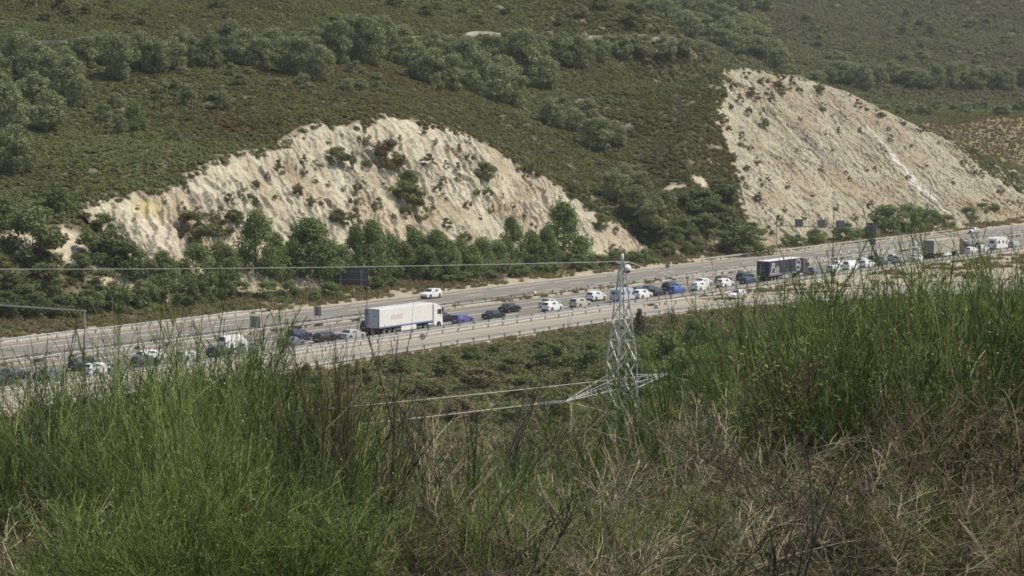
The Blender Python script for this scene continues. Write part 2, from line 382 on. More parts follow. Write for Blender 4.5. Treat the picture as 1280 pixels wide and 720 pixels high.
# ------------------------------------------------------------------ the ground
def in_poly(px, py, poly):
    c = np.zeros(np.shape(px), bool); n = len(poly)
    for i in range(n):
        x0, y0 = poly[i]; x1, y1 = poly[i - 1]
        k = ((y0 > py) != (y1 > py)) & (px < (x1 - x0) * (py - y0) / ((y1 - y0) or 1e-9) + x0); c ^= k
    return c
_fc = hits([(1150, 152), (1165, 168), (1200, 178), (1245, 198), (1300, 218), (1340, 235), (1340, 148), (1240, 146)])   # the dry field beyond the cutting
FIELD = [tuple(p[:2]) for p in _fc]
def dry_field(x, y): return in_poly(np.asarray(x), np.asarray(y), FIELD)
TRACK_PX = [(-40, 58), (35, 54), (80, 54), (130, 50), (170, 45), (240, 44), (350, 41), (480, 40), (595, 43), (640, 46), (700, 48), (780, 51), (850, 53)]
TRACK = hits(TRACK_PX)
def track_dist(x, y):
    d = np.full(np.shape(x), 1e9)
    for a, b in zip(TRACK[:-1], TRACK[1:]):
        ax, ay = a[:2]; bx, by = b[:2]; L = (bx - ax) ** 2 + (by - ay) ** 2
        k = np.clip(((x - ax) * (bx - ax) + (y - ay) * (by - ay)) / L, 0, 1); d = np.minimum(d, np.hypot(x - ax - k * (bx - ax), y - ay - k * (by - ay)))
    return d
def track_open(x, y):
    px = 640 + F * x / (y * cp + 40 * sp); return ((px > 30) & (px < 85)) | ((px > 585) & (px < 622)) | ((px > 735) & (px < 805))
SAND = [(hit(30, 560), 9.0), (hit(10, 585), 7.0), (hit(62, 548), 5.0)]
OUTC = [(hit(95, 318), 5.0), (hit(120, 335), 5.0), (hit(28, 300), 4.0), (hit(88, 300), 3.5), (hit(140, 350), 4.0), (hit(165, 355), 4), (hit(845, 236), 3.5), (hit(878, 229), 3.5)]
def spots(x, y, L, seed):
    f = np.zeros(np.shape(x))
    for p, r in L: f = np.maximum(f, 1 - np.hypot(x - p[0], y - p[1]) / r)
    return sstep(0.0, 0.35, f + 0.5 * (fbm(x / 2.2, y / 2.2, seed) - 0.5))
def ground_col(x, y):
    s, t = st(x, y); n = fbm(x / 4, y / 4, 31)[:, None]; n2 = fbm(x / 1.7, y / 1.7, 33)[:, None]
    c = np.array([0.042, 0.042, 0.020]) * (0.8 + 0.5 * n)
    def mix(c, col, k): k = np.clip(k, 0, 1)[:, None] if np.ndim(k) == 1 else k; return c * (1 - k) + np.array(col) * k
    near = (t > 20); tn = t_near(s)
    c = mix(c, (0.11, 0.10, 0.055), (near & (t > tn + 3)) * 1.0)
    sand = np.array([0.36, 0.315, 0.225]) * (0.78 + 0.45 * n2)
    vf = sstep(-13, -6, t) * (t < 25); vf = np.where((t < -2), vf * sstep(0.25, 0.5, fbm(x / 3, y / 3, 40) + sstep(-7, -3, t)), vf)
    c = c * (1 - vf[:, None]) + sand * vf[:, None]
    vn = (t > 20) * (1 - sstep(3.0, 7.5, t - tn + 3 * (fbm(x / 4, y / 4, 44) - 0.5)))
    c = c * (1 - vn[:, None]) + sand * vn[:, None]
    k = spots(x, y, SAND, 50); c = mix(c, (0.40, 0.32, 0.22), k)
    k = spots(x, y, OUTC, 51); c = mix(c, (0.46, 0.40, 0.29), k)
    f = dry_field(x, y); c = np.where(f[:, None], np.array([0.20, 0.160, 0.088]) * (0.9 + 0.2 * n), c)
    return c
def ground_mesh(name, x0, x1, y0, y1, d, wedge, drop=0.0):
    gx = np.arange(x0, x1, d); gy = np.arange(y0, y1, d * 1.5); X, Y = np.meshgrid(gx, gy); Z = H(X, Y) - drop - 2.4 * sstep(0.1, 1.3, cut_depth(X, Y)) * (st(X, Y)[1] < -12)
    inside = in_cut(X, Y, 2.2); keep = np.abs(X) < wedge[0] * np.abs(Y) + wedge[1]
    V = np.c_[X.ravel(), Y.ravel(), Z.ravel()]; nx = len(gx); ny = len(gy)
    i = (np.arange(ny - 1)[:, None] * nx + np.arange(nx - 1)[None, :])
    ok = keep[:-1, :-1] & keep[1:, 1:] & keep[:-1, 1:] & keep[1:, :-1] & ~(inside[:-1, :-1] & inside[1:, 1:] & inside[:-1, 1:] & inside[1:, :-1])
    i = i[ok]; Fq = np.c_[i, i + 1, i + nx + 1, i + nx]
    used = np.unique(Fq); re = np.zeros(len(V), int); re[used] = np.arange(len(used)); V = V[used]; Fq = re[Fq]
    return mk_mesh(name, V, Fq, True, {'col': ground_col(V[:, 0], V[:, 1])})
tag(link('hillside', ground_mesh('hillside', -260, 260, -16, 880, 1.5, (0.24, 24)), M['terrain']), kind='structure')
tag(link('far_hillside', ground_mesh('far_hillside', -420, 460, 872, 1560, 4.0, (0.24, 30), 0.15), M['terrain']), kind='structure')

# ------------------------------------------------------------------ the two rock cuttings
from mathutils.bvhtree import BVHTree
FACES = []
def cutting(k):
    foot, tn = ((FOOT1, TAN1), (FOOT2, TAN2))[k - 1]; s0, s1 = CUT_S[k - 1]; tr = tn / TS; ca = 1 / math.sqrt(1 + tr * tr)
    gs = np.arange(s0, min(s1, s_at(1345, -14)), 0.33); gt = np.arange(foot - 1.0, foot + (50 if k == 1 else 66), 0.18)
    Sg, Tg = np.meshgrid(gs, gt); x, y = xy(Sg, -Tg); u = (Tg - foot) * TS / ca
    gap = lip(Sg, Tg, k)
    be = math.radians(108 if k == 1 else 97); al = Sg * math.cos(be) - u * math.sin(be); ac = Sg * math.sin(be) + u * math.cos(be)
    al = al + 2.5 * fbm(Sg / 9, u / 9, 60 + k); ac = ac + 1.6 * fbm(Sg / 7, u / 7, 61 + k)
    def steps(wl, ln, seed, jit=1.6):           # beds that break off in steps facing down the dip
        v = ac / wl + jit * fbm(ac / (wl * 4), al / ln, seed, 3); k_ = np.floor(v); f = v - k_
        return (1 - f) * (0.25 + 0.75 * vnoise(k_ * 7.3, al / ln * 1.5, seed + 1)) * sstep(0.0, 0.12, f)
    big = 3.0 * (fbm(ac / 14, al / 26, 70 + k, 3) - 0.35)
    if k == 1:
        m1 = vnoise(Sg / 9, u / 11, 90); m2 = vnoise(Sg / 6, u / 6, 91); fins = 1.5 * steps(3.1, 7, 72, 2.4) * sstep(0.35, 0.8, m1) + 0.85 * steps(1.3, 4.0, 74, 2.2) * sstep(0.25, 0.75, m2) + 0.9 * ridged(ac / 4.5, al / 18, 76, 2) * m2 + 0.35 * (vnoise(ac / 0.8, al / 5, 79) - 0.5)
        blk = 1.1 * (fbm(Sg / 1.6, u / 1.6, 78, 3) - 0.45) * (0.4 + fbm(Sg / 10, u / 10, 80)); disp = big + fins + blk - 0.9
    else:
        fins = 0.9 * steps(2.8, 5, 82, 2.4) * (0.2 + vnoise(Sg / 10, u / 10, 94)) + 0.45 * steps(1.1, 3, 84) * (0.2 + vnoise(Sg / 7, u / 7, 93)) + 0.7 * ridged(ac / 5, al / 16, 85, 2)
        blk = 0.95 * (fbm(Sg / 1.2, u / 1.2, 86, 3) - 0.42); disp = big * 0.8 + fins + blk - 0.8
    edge = sstep(-0.4, 2.5, gap); disp = disp * (0.25 + 0.75 * edge) - 0.15
    disp = disp * sstep(-0.5, 3.0, u + 0.5) + 0.1
    nv = np.array([NRM[0] * tr * ca, NRM[1] * tr * ca, ca]); z = tn * (Tg - foot); z = np.where(gap < 0.6, np.minimum(z, NHILL(x, y) + 0.05), z)
    V = np.stack([x + nv[0] * disp, y + nv[1] * disp, z + nv[2] * disp], -1).reshape(-1, 3)
    keep = (gap > -0.1 - 0.6 * fbm(Sg / 2, u / 2, 88)) & (Tg > foot - 0.8)
    nx = len(gs); ny = len(gt); i = (np.arange(ny - 1)[:, None] * nx + np.arange(nx - 1)[None, :])
    i = i[keep[:-1, :-1] & keep[1:, 1:] & keep[1:, :-1] & keep[:-1, 1:]]; Fq = np.c_[i, i + 1, i + nx + 1, i + nx]
    # rock colours: pale limestone-like beds, brown soil along the lip, darker streaks and crack lines that run with the beds
    n1 = fbm(ac / 2.2, al / 14, 95 + k); n2 = fbm(Sg / 2.4, u / 2.4, 97 + k); n3 = fbm(ac / 0.7, al / 6, 99 + k)
    base = np.array([0.44, 0.405, 0.298]) if k == 1 else np.array([0.395, 0.360, 0.262])
    c = base * (0.74 + 0.30 * n1 + 0.22 * n2)[..., None]
    def mix(c, col, kk): return c * (1 - kk[..., None]) + np.array(col) * kk[..., None]
    c = mix(c, (0.27, 0.225, 0.155), sstep(0.52, 0.72, n3) * 0.45)
    c = mix(c, (0.15, 0.125, 0.09), sstep(0.60, 0.70, fbm(ac / 0.55, al / 9, 103 + k)) * 0.55)  # thin dark crack lines drawn in colour along the beds
    c = mix(c, (0.30, 0.23, 0.15), sstep(0.50, 0.68, fbm(Sg / 9, u / 9, 101 + k)) * 0.5)
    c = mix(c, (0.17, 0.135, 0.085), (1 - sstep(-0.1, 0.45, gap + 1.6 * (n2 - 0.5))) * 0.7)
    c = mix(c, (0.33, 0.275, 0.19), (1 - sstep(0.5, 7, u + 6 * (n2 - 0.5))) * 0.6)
    P = V.reshape(*Sg.shape, 3)
    def blot(cpx, ra, rb, ang, seed, k2):          # an oval patch in the plane of the face
        p = on_cut(*cpx, k); cs, ct = st(p[0], p[1]); cu = (-ct - foot) * TS / ca
        a = math.radians(ang); e = (Sg - cs) * math.cos(a) - (u - cu) * math.sin(a); g = (Sg - cs) * math.sin(a) + (u - cu) * math.cos(a)
        return sstep(1.25, 0.45, np.hypot(e / ra, g / rb) + 0.9 * (fbm(Sg / 1.8, u / 1.8, seed) - 0.5)) * k2
    if k == 1:
        c = mix(c, (0.46, 0.40, 0.19), blot((188, 268), 3.4, 4.5, 20, 110, 0.8))
        c = mix(c, (0.58, 0.52, 0.43), blot((200, 290), 6, 6, 40, 111, 0.6))
        c = mix(c, (0.36, 0.29, 0.19), blot((225, 325), 4, 3, 0, 112, 0.7)); c = mix(c, (0.40, 0.33, 0.22), blot((505, 290), 14, 5, 40, 115, 0.6))
        c = mix(c, (0.28, 0.22, 0.15), blot((330, 235), 12, 3, 108, 116, 0.5)); c = mix(c, (0.26, 0.21, 0.14), blot((470, 220), 12, 4, 108, 117, 0.45))
    else:
        c = mix(c, (0.22, 0.185, 0.15), blot((1020, 185), 14, 4.0, 98, 113, 0.75)); c = mix(c, (0.26, 0.21, 0.15), blot((990, 130), 9, 5, 80, 118, 0.6))
        c = mix(c, (0.62, 0.585, 0.53), blot((1125, 205), 15, 1.0, 100, 114, 0.9)); c = mix(c, (0.64, 0.60, 0.55), blot((1165, 250), 15, 1.5, 100, 119, 0.9))
        c = mix(c, (0.34, 0.25, 0.15), blot((1230, 262), 16, 3.5, 10, 120, 0.7)); c = mix(c, (0.36, 0.285, 0.185), blot((1080, 245), 14, 6, 30, 121, 0.5))
    used = np.unique(Fq); re = np.zeros(len(V), int); re[used] = np.arange(len(used))
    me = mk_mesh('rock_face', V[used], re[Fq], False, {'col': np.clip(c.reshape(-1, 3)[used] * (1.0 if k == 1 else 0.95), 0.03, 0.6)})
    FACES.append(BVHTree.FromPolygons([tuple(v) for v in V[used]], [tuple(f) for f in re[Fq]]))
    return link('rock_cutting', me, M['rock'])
tag(cutting(1), 'long pale rock cutting behind the roadside trees', 'rock face', kind='structure')
tag(cutting(2), 'tall triangular pale rock cutting beside the gantry', 'rock face', kind='structure')

# ------------------------------------------------------------------ carriageways, markings
SL, SR = s_at(-160, 20), s_at(1460, -2)
def strip(name, tf, tn, z, m, ds=4.0, s0=None, s1=None):
    ss = np.arange(SL if s0 is None else s0, (SR if s1 is None else s1) + ds, ds); a = np.array([xy(s, tf(s) if callable(tf) else tf) for s in ss]); b = np.array([xy(s, tn(s) if callable(tn) else tn) for s in ss])
    n = len(ss); V = np.r_[np.c_[a, np.full(n, z)], np.c_[b, np.full(n, z)]]; i = np.arange(n - 1)
    return link(name, mk_mesh(name, V, np.c_[i, i + n, i + n + 1, i + 1]), m)
road_f = tag(strip('far_carriageway', -1.9, 11.0, 0.0, M['asphalt_far']), 'far carriageway with three lanes below the rock cuttings', 'road', kind='structure')
road_m = tag(strip('jammed_carriageway', 14.0, 28.9, 0.0, M['asphalt']), 'middle carriageway filled with queuing traffic', 'road', kind='structure')
road_n = tag(strip('slip_road', t_far, t_near, 0.0, M['pale_road'], s1=s_at(1290, 60)), 'pale slip road on the near side of the motorway', 'road', kind='structure')
def line(parent, tc, s0, s1, w=0.17, name='lane_line', off=None):
    ss = np.arange(s0, s1 + 0.01, max(1.0, (s1 - s0) / max(1, round((s1 - s0) / 6)))); f = (lambda s: tc) if off is None else (lambda s: off(s) + tc)
    a = np.array([xy(s, f(s) - w / 2) for s in ss]); b = np.array([xy(s, f(s) + w / 2) for s in ss]); n = len(ss); i = np.arange(n - 1)
    V = np.r_[np.c_[a, np.full(n, 0.005)], np.c_[b, np.full(n, 0.005)]]
    return link(name, mk_mesh(name, V, np.c_[i, i + n, i + n + 1, i + 1]), M['paint'], parent)
s = SL
while s < SR:                                    # broken edge and lane lines
    for tc, ph in ((3.75, 0.0), (7.5, 1.5)): line(road_f, tc, s + ph, s + ph + 5.0, name='lane_dash', w=0.22)
    for tc, ph in ((20.5, 3.0), (24.4, 6.0)): line(road_m, tc, s + ph, s + ph + 5.0, name='lane_dash', w=0.22)
    s += 17.0
s = SL
while s < SR: line(road_f, 0.0, s, s + 19.0, 0.25, 'edge_line'); s += 21.0
line(road_f, 10.3, SL, SR, 0.2, 'edge_line'); line(road_m, 16.6, SL, SR, 0.2, 'edge_line'); line(road_m, 28.1, SL, SR, 0.2, 'edge_line')
line(road_n, 0.6, SL, s_at(1240, 60), 0.16, 'edge_line', t_far); line(road_n, -0.7, SL, s_at(1240, 60), 0.16, 'edge_line', t_near)
# the upper track
tp = TRACK; V = []; TW = 1.1
fine = []
for a, b in zip(tp[:-1], tp[1:]):
    for k in np.linspace(0, 1, 12, endpoint=False): fine.append(a[:2] * (1 - k) + b[:2] * k)
fine = np.array(fine); dd = np.gradient(fine, axis=0); dd /= np.linalg.norm(dd, axis=1, keepdims=True); nn = np.c_[-dd[:, 1], dd[:, 0]]
A = fine + nn * TW; B = fine - nn * TW; zc = np.maximum(H(A[:, 0], A[:, 1]), H(B[:, 0], B[:, 1])) + np.where(track_open(fine[:, 0], fine[:, 1]), 0.45, -0.7); n = len(fine); i = np.arange(n - 1)
M['track'] = mat('track_gravel', (0.36, 0.33, 0.27), (0.48, 0.44, 0.36), 0.6, 0.95)
tag(link('track', mk_mesh('track', np.r_[np.c_[A, zc], np.c_[B, zc], np.c_[B + nn * -0.2, zc - 2.2]], np.r_[np.c_[i, i + n, i + n + 1, i + 1], np.c_[i + n, i + 2 * n, i + 2 * n + 1, i + n + 1]]), M['track']), 'pale dirt track across the upper hillside', 'track', kind='structure')

# ------------------------------------------------------------------ plants: shapes
M['heather'] = leafmat('heather_leaves', [(0.140, 0.116, 0.052), (0.140, 0.132, 0.052), (0.144, 0.150, 0.054), (0.153, 0.169, 0.059), (0.175, 0.201, 0.069)], 0.016, 0.35)
M['far_heather'] = leafmat('far_heather_leaves', [(0.149, 0.136, 0.070), (0.145, 0.145, 0.073), (0.149, 0.163, 0.077), (0.161, 0.179, 0.081)], 0.008, 0.3, fine=0.4)
M['scrub'] = leafmat('scrub_leaves', [(0.200, 0.155, 0.086), (0.188, 0.162, 0.080), (0.170, 0.166, 0.072), (0.172, 0.186, 0.070), (0.142, 0.165, 0.060)], 0.04, 0.8)
M['oak'] = leafmat('oak_leaves', [(0.169, 0.190, 0.083), (0.203, 0.225, 0.101), (0.248, 0.265, 0.129), (0.227, 0.249, 0.112)], 0.02, 0.6)
M['willow'] = leafmat('willow_leaves', [(0.115, 0.160, 0.052), (0.142, 0.194, 0.062), (0.178, 0.228, 0.078), (0.160, 0.202, 0.076)], 0.03, 0.6)
M['rockshrub'] = leafmat('rock_shrub_leaves', [(0.156, 0.117, 0.057), (0.146, 0.134, 0.057), (0.142, 0.154, 0.055), (0.161, 0.183, 0.064)], 0.06, 0.8)
M['drygrass'] = leafmat('dry_grass_blades', [(0.26, 0.19, 0.09), (0.31, 0.24, 0.12), (0.24, 0.20, 0.10), (0.17, 0.16, 0.07)], 0.15, 0.8, 0.15)
M['bank'] = leafmat('bank_leaves', [(0.114, 0.142, 0.053), (0.142, 0.170, 0.064), (0.174, 0.202, 0.081)], 0.04, 0.6)
M['field'] = leafmat('field_grass', [(0.21, 0.165, 0.088), (0.25, 0.20, 0.11), (0.20, 0.17, 0.088)], 0.03, 0.3, 0.15)
M['bark'] = mat('bark', (0.09, 0.055, 0.055), (0.14, 0.12, 0.09), 4.0, 0.9)

def crown_mesh(name, kind, seed, n_leaf, size):
    """crowns of height 1 (base at 0) and about 1 wide; leaf clumps round a set of lobes"""
    rng = np.random.default_rng(seed)
    if kind == 'oak': nb, z0, z1 = 46, 0.10, 0.93
    elif kind == 'willow': nb, z0, z1 = 64, 0.05, 0.93
    elif kind == 'bush': nb, z0, z1 = 30, 0.06, 0.86
    else: nb, z0, z1 = 12, 0.05, 0.8
    B = []
    while len(B) < nb:
        z = rng.uniform(z0, z1); k = (z - z0) / (z1 - z0); a = rng.uniform(0, 2 * math.pi)
        if kind == 'oak': rm = 0.40 * math.sqrt(max(0, 1 - (1.7 * (k - 0.42)) ** 2)) if abs(k - 0.42) < 0.58 else 0.05
        elif kind == 'willow': rm = 0.38 * (1 - k ** 2.2) * (0.75 + 0.5 * min(1, k * 3)) + 0.03
        else: rm = 0.40 * math.sqrt(max(0.02, 1 - k * k))
        r = rm * math.sqrt(rng.uniform(0.15, 1)); B.append((r * math.cos(a), r * math.sin(a), z, rng.uniform(0.085, 0.17)))
    B = np.array(B); pick = rng.choice(len(B), n_leaf, p=B[:, 3] ** 2 / (B[:, 3] ** 2).sum())
    d = rng.normal(size=(n_leaf, 3)); d /= np.linalg.norm(d, axis=1, keepdims=True); d[:, 2] = d[:, 2] * 0.8 + 0.12
    rr = rng.uniform(0.45, 1.12, n_leaf) ** 0.7
    C = B[pick, :3] + d * (B[pick, 3] * rr)[:, None]; C[:, 2] = np.maximum(C[:, 2], 0.01)
    o_ = d + np.array([0, 0, 0.35]); V, Fq = cards(C, size, rng, 1.5, o_ / np.linalg.norm(o_, axis=1, keepdims=True))
    return mk_mesh(name, V, Fq)
def trunk_mesh(name, kind, seed):
    rng = np.random.default_rng(seed); P = []; Rr = []
    if kind in ('oak', 'willow'):
        b = np.cumsum(np.r_[[[0, 0, -0.03]], np.c_[rng.normal(0, 0.012, (5, 2)), np.full(5, 0.13)]], 0); P.append(b); Rr.append(np.linspace(0.026, 0.010, 6))
        for k in range(8):
            a = rng.uniform(0, 6.28); st0 = b[1 + k % 4]; L = rng.uniform(0.2, 0.36); e = np.array([math.cos(a) * 0.75, math.sin(a) * 0.75, 0.75])
            P.append(np.array([st0 + e * L * q + np.array([0, 0, 0.05 * q * q]) for q in np.linspace(0, 1, 6)])); Rr.append(np.linspace(0.011, 0.003, 6))
    else:
        for k in range(7):
            a = rng.uniform(0, 6.28); L = rng.uniform(0.5, 0.75); e = np.array([math.cos(a) * 0.5, math.sin(a) * 0.5, 0.8])
            P.append(np.array([e * L * q + np.array([0, 0, -0.03]) for q in np.linspace(0, 1, 6)])); Rr.append(np.linspace(0.014, 0.003, 6))
    V, Fq = tubes(np.array(P), np.array(Rr), 5); return mk_mesh(name, V, Fq, True)
CROWN = {k: [crown_mesh('crown', k, 100 + 7 * i + len(k), n, sz) for i in range(q)] for k, n, sz, q in (('oak', 4600, 0.036, 5), ('willow', 7000, 0.030, 4), ('bush', 3000, 0.042, 4), ('shrub', 800, 0.055, 4))}
TRUNK = {k: [trunk_mesh('trunk', k, 50 + i) for i in range(3)] for k in ('oak', 'willow', 'bush')}
def clump(seed, n, size, flat):
    rng = np.random.default_rng(seed); d = rng.normal(size=(n, 3)); d /= np.linalg.norm(d, axis=1, keepdims=True); d[:, 2] = np.abs(d[:, 2])
    C = d * (rng.uniform(0.55, 1.0, n) ** 0.5 * (0.75 + 0.25 * np.sin(3 * np.arctan2(d[:, 1], d[:, 0]) + seed)))[:, None] * np.array([0.5, 0.5, flat])
    V, Fq = cards(C, size, rng, 1.6, d * 0.5 + np.array([0, 0, 0.7]), 1.5); return mk_mesh('clump', V, Fq)
def tuft(seed, n, h):
    rng = np.random.default_rng(seed); a = rng.uniform(0, 6.28, n); l = h * rng.uniform(0.5, 1, n); lean = rng.uniform(0.1, 0.6, n)
    b = np.c_[rng.normal(0, 0.12, (n, 2)), np.zeros(n)]; tip = b + np.c_[np.cos(a) * lean * l, np.sin(a) * lean * l, l * (1 - 0.3 * lean)]; w = np.c_[-np.sin(a), np.cos(a), np.zeros(n)] * 0.035
    V = np.stack([b - w, b + w, tip], 1).reshape(-1, 3); return mk_mesh('tuft', V, np.arange(3 * n).reshape(-1, 3))

# ------------------------------------------------------------------ uncountable ground cover, one object per kind
def cover(name, P, scl, meshes, m, label, cat, seed, flat_rot=True):
    """scatter the shapes on the points P: one object of kind stuff"""
    rng = np.random.default_rng(seed); n = len(P)
    src = bpy.data.collections.new(name + '_shapes')
    for me in meshes:
        if not len(me.materials): me.materials.append(m)
        src.objects.link(bpy.data.objects.new('shape', me))
    me = bpy.data.meshes.new(name); me.vertices.add(n); me.vertices.foreach_set('co', np.asarray(P, np.float32).ravel())
    rot = np.c_[rng.uniform(-0.2, 0.2, (n, 2)), rng.uniform(0, 6.283, n)].astype(np.float32)
    a = me.attributes.new('rot', 'FLOAT_VECTOR', 'POINT'); a.data.foreach_set('vector', rot.ravel())
    scl = np.asarray(scl, float); scl = np.c_[scl, scl, scl] if scl.ndim == 1 else scl
    a = me.attributes.new('scl', 'FLOAT_VECTOR', 'POINT'); a.data.foreach_set('vector', scl.astype(np.float32).ravel())
    a = me.attributes.new('pick', 'INT', 'POINT'); a.data.foreach_set('value', rng.integers(0, len(meshes), n).astype(np.int32))
    o = bpy.data.objects.new(name, me); COL.objects.link(o)
    g = bpy.data.node_groups.new(name + '_scatter', 'GeometryNodeTree'); g.interface.new_socket('Geometry', in_out='INPUT', socket_type='NodeSocketGeometry'); g.interface.new_socket('Geometry', in_out='OUTPUT', socket_type='NodeSocketGeometry')
    N = g.nodes; L = g.links; gi = N.new('NodeGroupInput'); go = N.new('NodeGroupOutput'); ip = N.new('GeometryNodeInstanceOnPoints'); ci = N.new('GeometryNodeCollectionInfo')
    ci.inputs['Collection'].default_value = src; ci.inputs['Separate Children'].default_value = True; ci.inputs['Reset Children'].default_value = True
    mp = N.new('GeometryNodeMeshToPoints'); L.new(gi.outputs[0], mp.inputs[0])
    def na(nm, ty):
        q = N.new('GeometryNodeInputNamedAttribute'); q.data_type = ty; q.inputs[0].default_value = nm; return q.outputs[0]
    L.new(mp.outputs[0], ip.inputs['Points']); L.new(ci.outputs[0], ip.inputs['Instance']); ip.inputs['Pick Instance'].default_value = True
    L.new(na('pick', 'INT'), ip.inputs['Instance Index']); L.new(na('rot', 'FLOAT_VECTOR'), ip.inputs['Rotation']); L.new(na('scl', 'FLOAT_VECTOR'), ip.inputs['Scale'])
    L.new(ip.outputs[0], go.inputs[0])
    md = o.modifiers.new('scatter', 'NODES'); md.node_group = g
    return tag(o, label, cat, kind='stuff')
def sample(y0, y1, dens, wedge=(0.235, 8), seed=0):
    rng = np.random.default_rng(seed); w1 = wedge[0] * y1 + wedge[1]; n = int(2 * w1 * (y1 - y0) * dens)
    x = rng.uniform(-w1, w1, n); y = rng.uniform(y0, y1, n); k = np.abs(x) < wedge[0] * y + wedge[1]; return x[k], y[k], rng
# heather on the hill
x, y, rng = sample(310, 880, 0.95, seed=1); s, t = st(x, y)
k = (t < -14.5) & ~in_cut(x, y, 0.40 + 2.2 * (fbm(x / 2.5, y / 2.5, 130) - 0.5)) & ~dry_field(x, y) & ((track_dist(x, y) > 1.2) | ~track_open(x, y)); k &= (spots(x, y, OUTC, 51) < 0.5)
x = x[k]; y = y[k]; z = H(x, y)
sc = rng.uniform(1.2, 2.3, len(x)) * (0.75 + 0.55 * fbm(x / 14, y / 14, 131))
cover('heather_cover', np.c_[x, y, z - 0.05], np.c_[sc, sc, sc * rng.uniform(0.55, 1.0, len(x))], [clump(i, 170, 0.115, 0.42) for i in range(5)], M['heather'], 'low olive and brown heather blanketing the near hillside', 'heather', 5)
x, y, rng = sample(872, 1450, 0.20, seed=2); k = ~dry_field(x, y); x = x[k]; y = y[k]; z = H(x, y)
sc = rng.uniform(2.6, 5.0, len(x)); cover('hill_scrub', np.c_[x, y, z - 0.1], np.c_[sc, sc, sc * rng.uniform(0.4, 0.9, len(x))], [clump(i, 150, 0.10, 0.42) for i in range(10, 14)], M['far_heather'], 'grey-green scrub covering the distant hillside', 'scrub', 6)
x, y, rng = sample(690, 900, 0.5, seed=3); k = dry_field(x, y); x = x[k]; y = y[k]
cover('dry_grass_field', np.c_[x, y, H(x, y)], rng.uniform(1.0, 2.2, len(x)), [tuft(i, 40, 0.5) for i in range(3)], M['field'], 'straw-coloured grass in the field beyond the tall cutting', 'grass', 7)
# dry grass and scrub on the verges
x, y, rng = sample(250, 720, 1.0, seed=4); s, t = st(x, y)
k = ((t < -4.0) & (t > -15.0) & (fbm(x / 5, y / 5, 140) > 0.42)) | ((t > 11.8) & (t < 13.3) & (fbm(x / 8, y / 8, 141) > 0.5)) | ((t > 31.8) & (t < t_far(s) - 1.2) & (fbm(x / 5, y / 5, 142) > 0.62)) | ((t > t_near(s) + 1.2) & (t < t_near(s) + 8) & (fbm(x / 4, y / 4, 143) > 0.40))
x = x[k]; y = y[k]
cover('verge_grass', np.c_[x, y, H(x, y)], rng.uniform(0.8, 2.0, len(x)), [tuft(i + 5, 40, 0.5) for i in range(3)], M['drygrass'], 'dry yellow grass along the motorway verges', 'grass', 8)
x, y, rng = sample(90, 570, 0.75, seed=5); s, t = st(x, y); tn = t_near(s)
k = (t > tn + 4.5 + 4 * (fbm(x / 6, y / 6, 150) - 0.5)) & (spots(x, y, SAND, 50) < 0.4); x = x[k]; y = y[k]
sc = rng.uniform(0.9, 2.6, len(x)) * (0.5 + 0.9 * fbm(x / 9, y / 9, 151))
cover('scrub_cover', np.c_[x, y, H(x, y) - 0.05], np.c_[sc, sc, sc * rng.uniform(0.6, 1.1, len(x))], [clump(i + 20, 300, 0.085, 0.5) for i in range(4)], M['scrub'], 'low brown-green scrub on the slope below the slip road', 'scrub', 9)
x, y, rng = sample(300, 570, 0.6, seed=6); s, t = st(x, y)
k = (t < -6.5) & (t > -17) & (fbm(x / 7, y / 7, 160) > np.where(s < s_at(300, -10), 0.30, 0.50)); x = x[k]; y = y[k]; sc = rng.uniform(0.9, 2.4, len(x))
cover('verge_scrub', np.c_[x, y, H(x, y) - 0.05], np.c_[sc, sc, sc * rng.uniform(0.6, 1.0, len(x))], [clump(i + 30, 200, 0.10, 0.5) for i in range(4)], M['scrub'], 'green-brown scrub between the far carriageway and the cutting', 'scrub', 10)

# ------------------------------------------------------------------ trees and shrubs, one object each
def ordw(i): return str(i) + ('th' if 10 <= i % 100 <= 20 else {1: 'st', 2: 'nd', 3: 'rd'}.get(i % 10, 'th'))
def plant(kind, name, pos, h, w, m, label, cat, group):
    root = empty(name, (pos[0], pos[1], pos[2] - 0.05 * h), R.uniform(0, 6.28))
    if kind == 'shrub':
        raise ValueError
    c = link('crown' if kind != 'bush' else 'foliage', R.choice(CROWN[kind]), m, root, scale=(w, w, h), slot=True)
    b = link('trunk' if kind != 'bush' else 'stem', R.choice(TRUNK[kind]), M['bark'], root, scale=(w, w, h))
    return tag(root, label, cat, group)
def planting(kind, name, L, m, what, where, cat, group, y0=150.0):
    """L: (x, base y, height, width) as seen; each becomes a plant of its own standing on the ground"""
    P = hits([(q[0], q[1]) for q in L], y0); order = sorted(range(len(L)), key=lambda i: L[i][0])
    for rank, i in enumerate(order):
        k = P[i][1] / F; q = L[i]
        plant(kind, name, P[i], q[2] * k * 1.05, q[3] * k * 1.15, m, f'{what}, {ordw(rank + 1)} from the left {where}', cat, group)
J = lambda a: R.uniform(-a, a)
planting('oak', 'oak_tree', [(105, 85, 40, 38), (130, 80, 40, 34), (150, 98, 58, 42), (175, 85, 45, 42), (195, 92, 45, 42), (215, 88, 40, 38), (240, 85, 38, 34), (262, 86, 45, 34), (285, 76, 50, 42), (305, 82, 45, 42), (325, 85, 38, 34),
         (355, 90, 42, 38), (378, 95, 50, 42), (400, 102, 45, 38), (420, 80, 55, 42), (440, 76, 56, 46), (460, 82, 60, 46), (480, 72, 50, 40), (118, 70, 30, 30), (340, 70, 36, 36), (228, 70, 34, 34), (390, 75, 40, 38)],
         M['oak'], 'rounded grey-green oak', 'in the belt above the long cutting', 'tree', 'oaks in the belt above the long cutting')
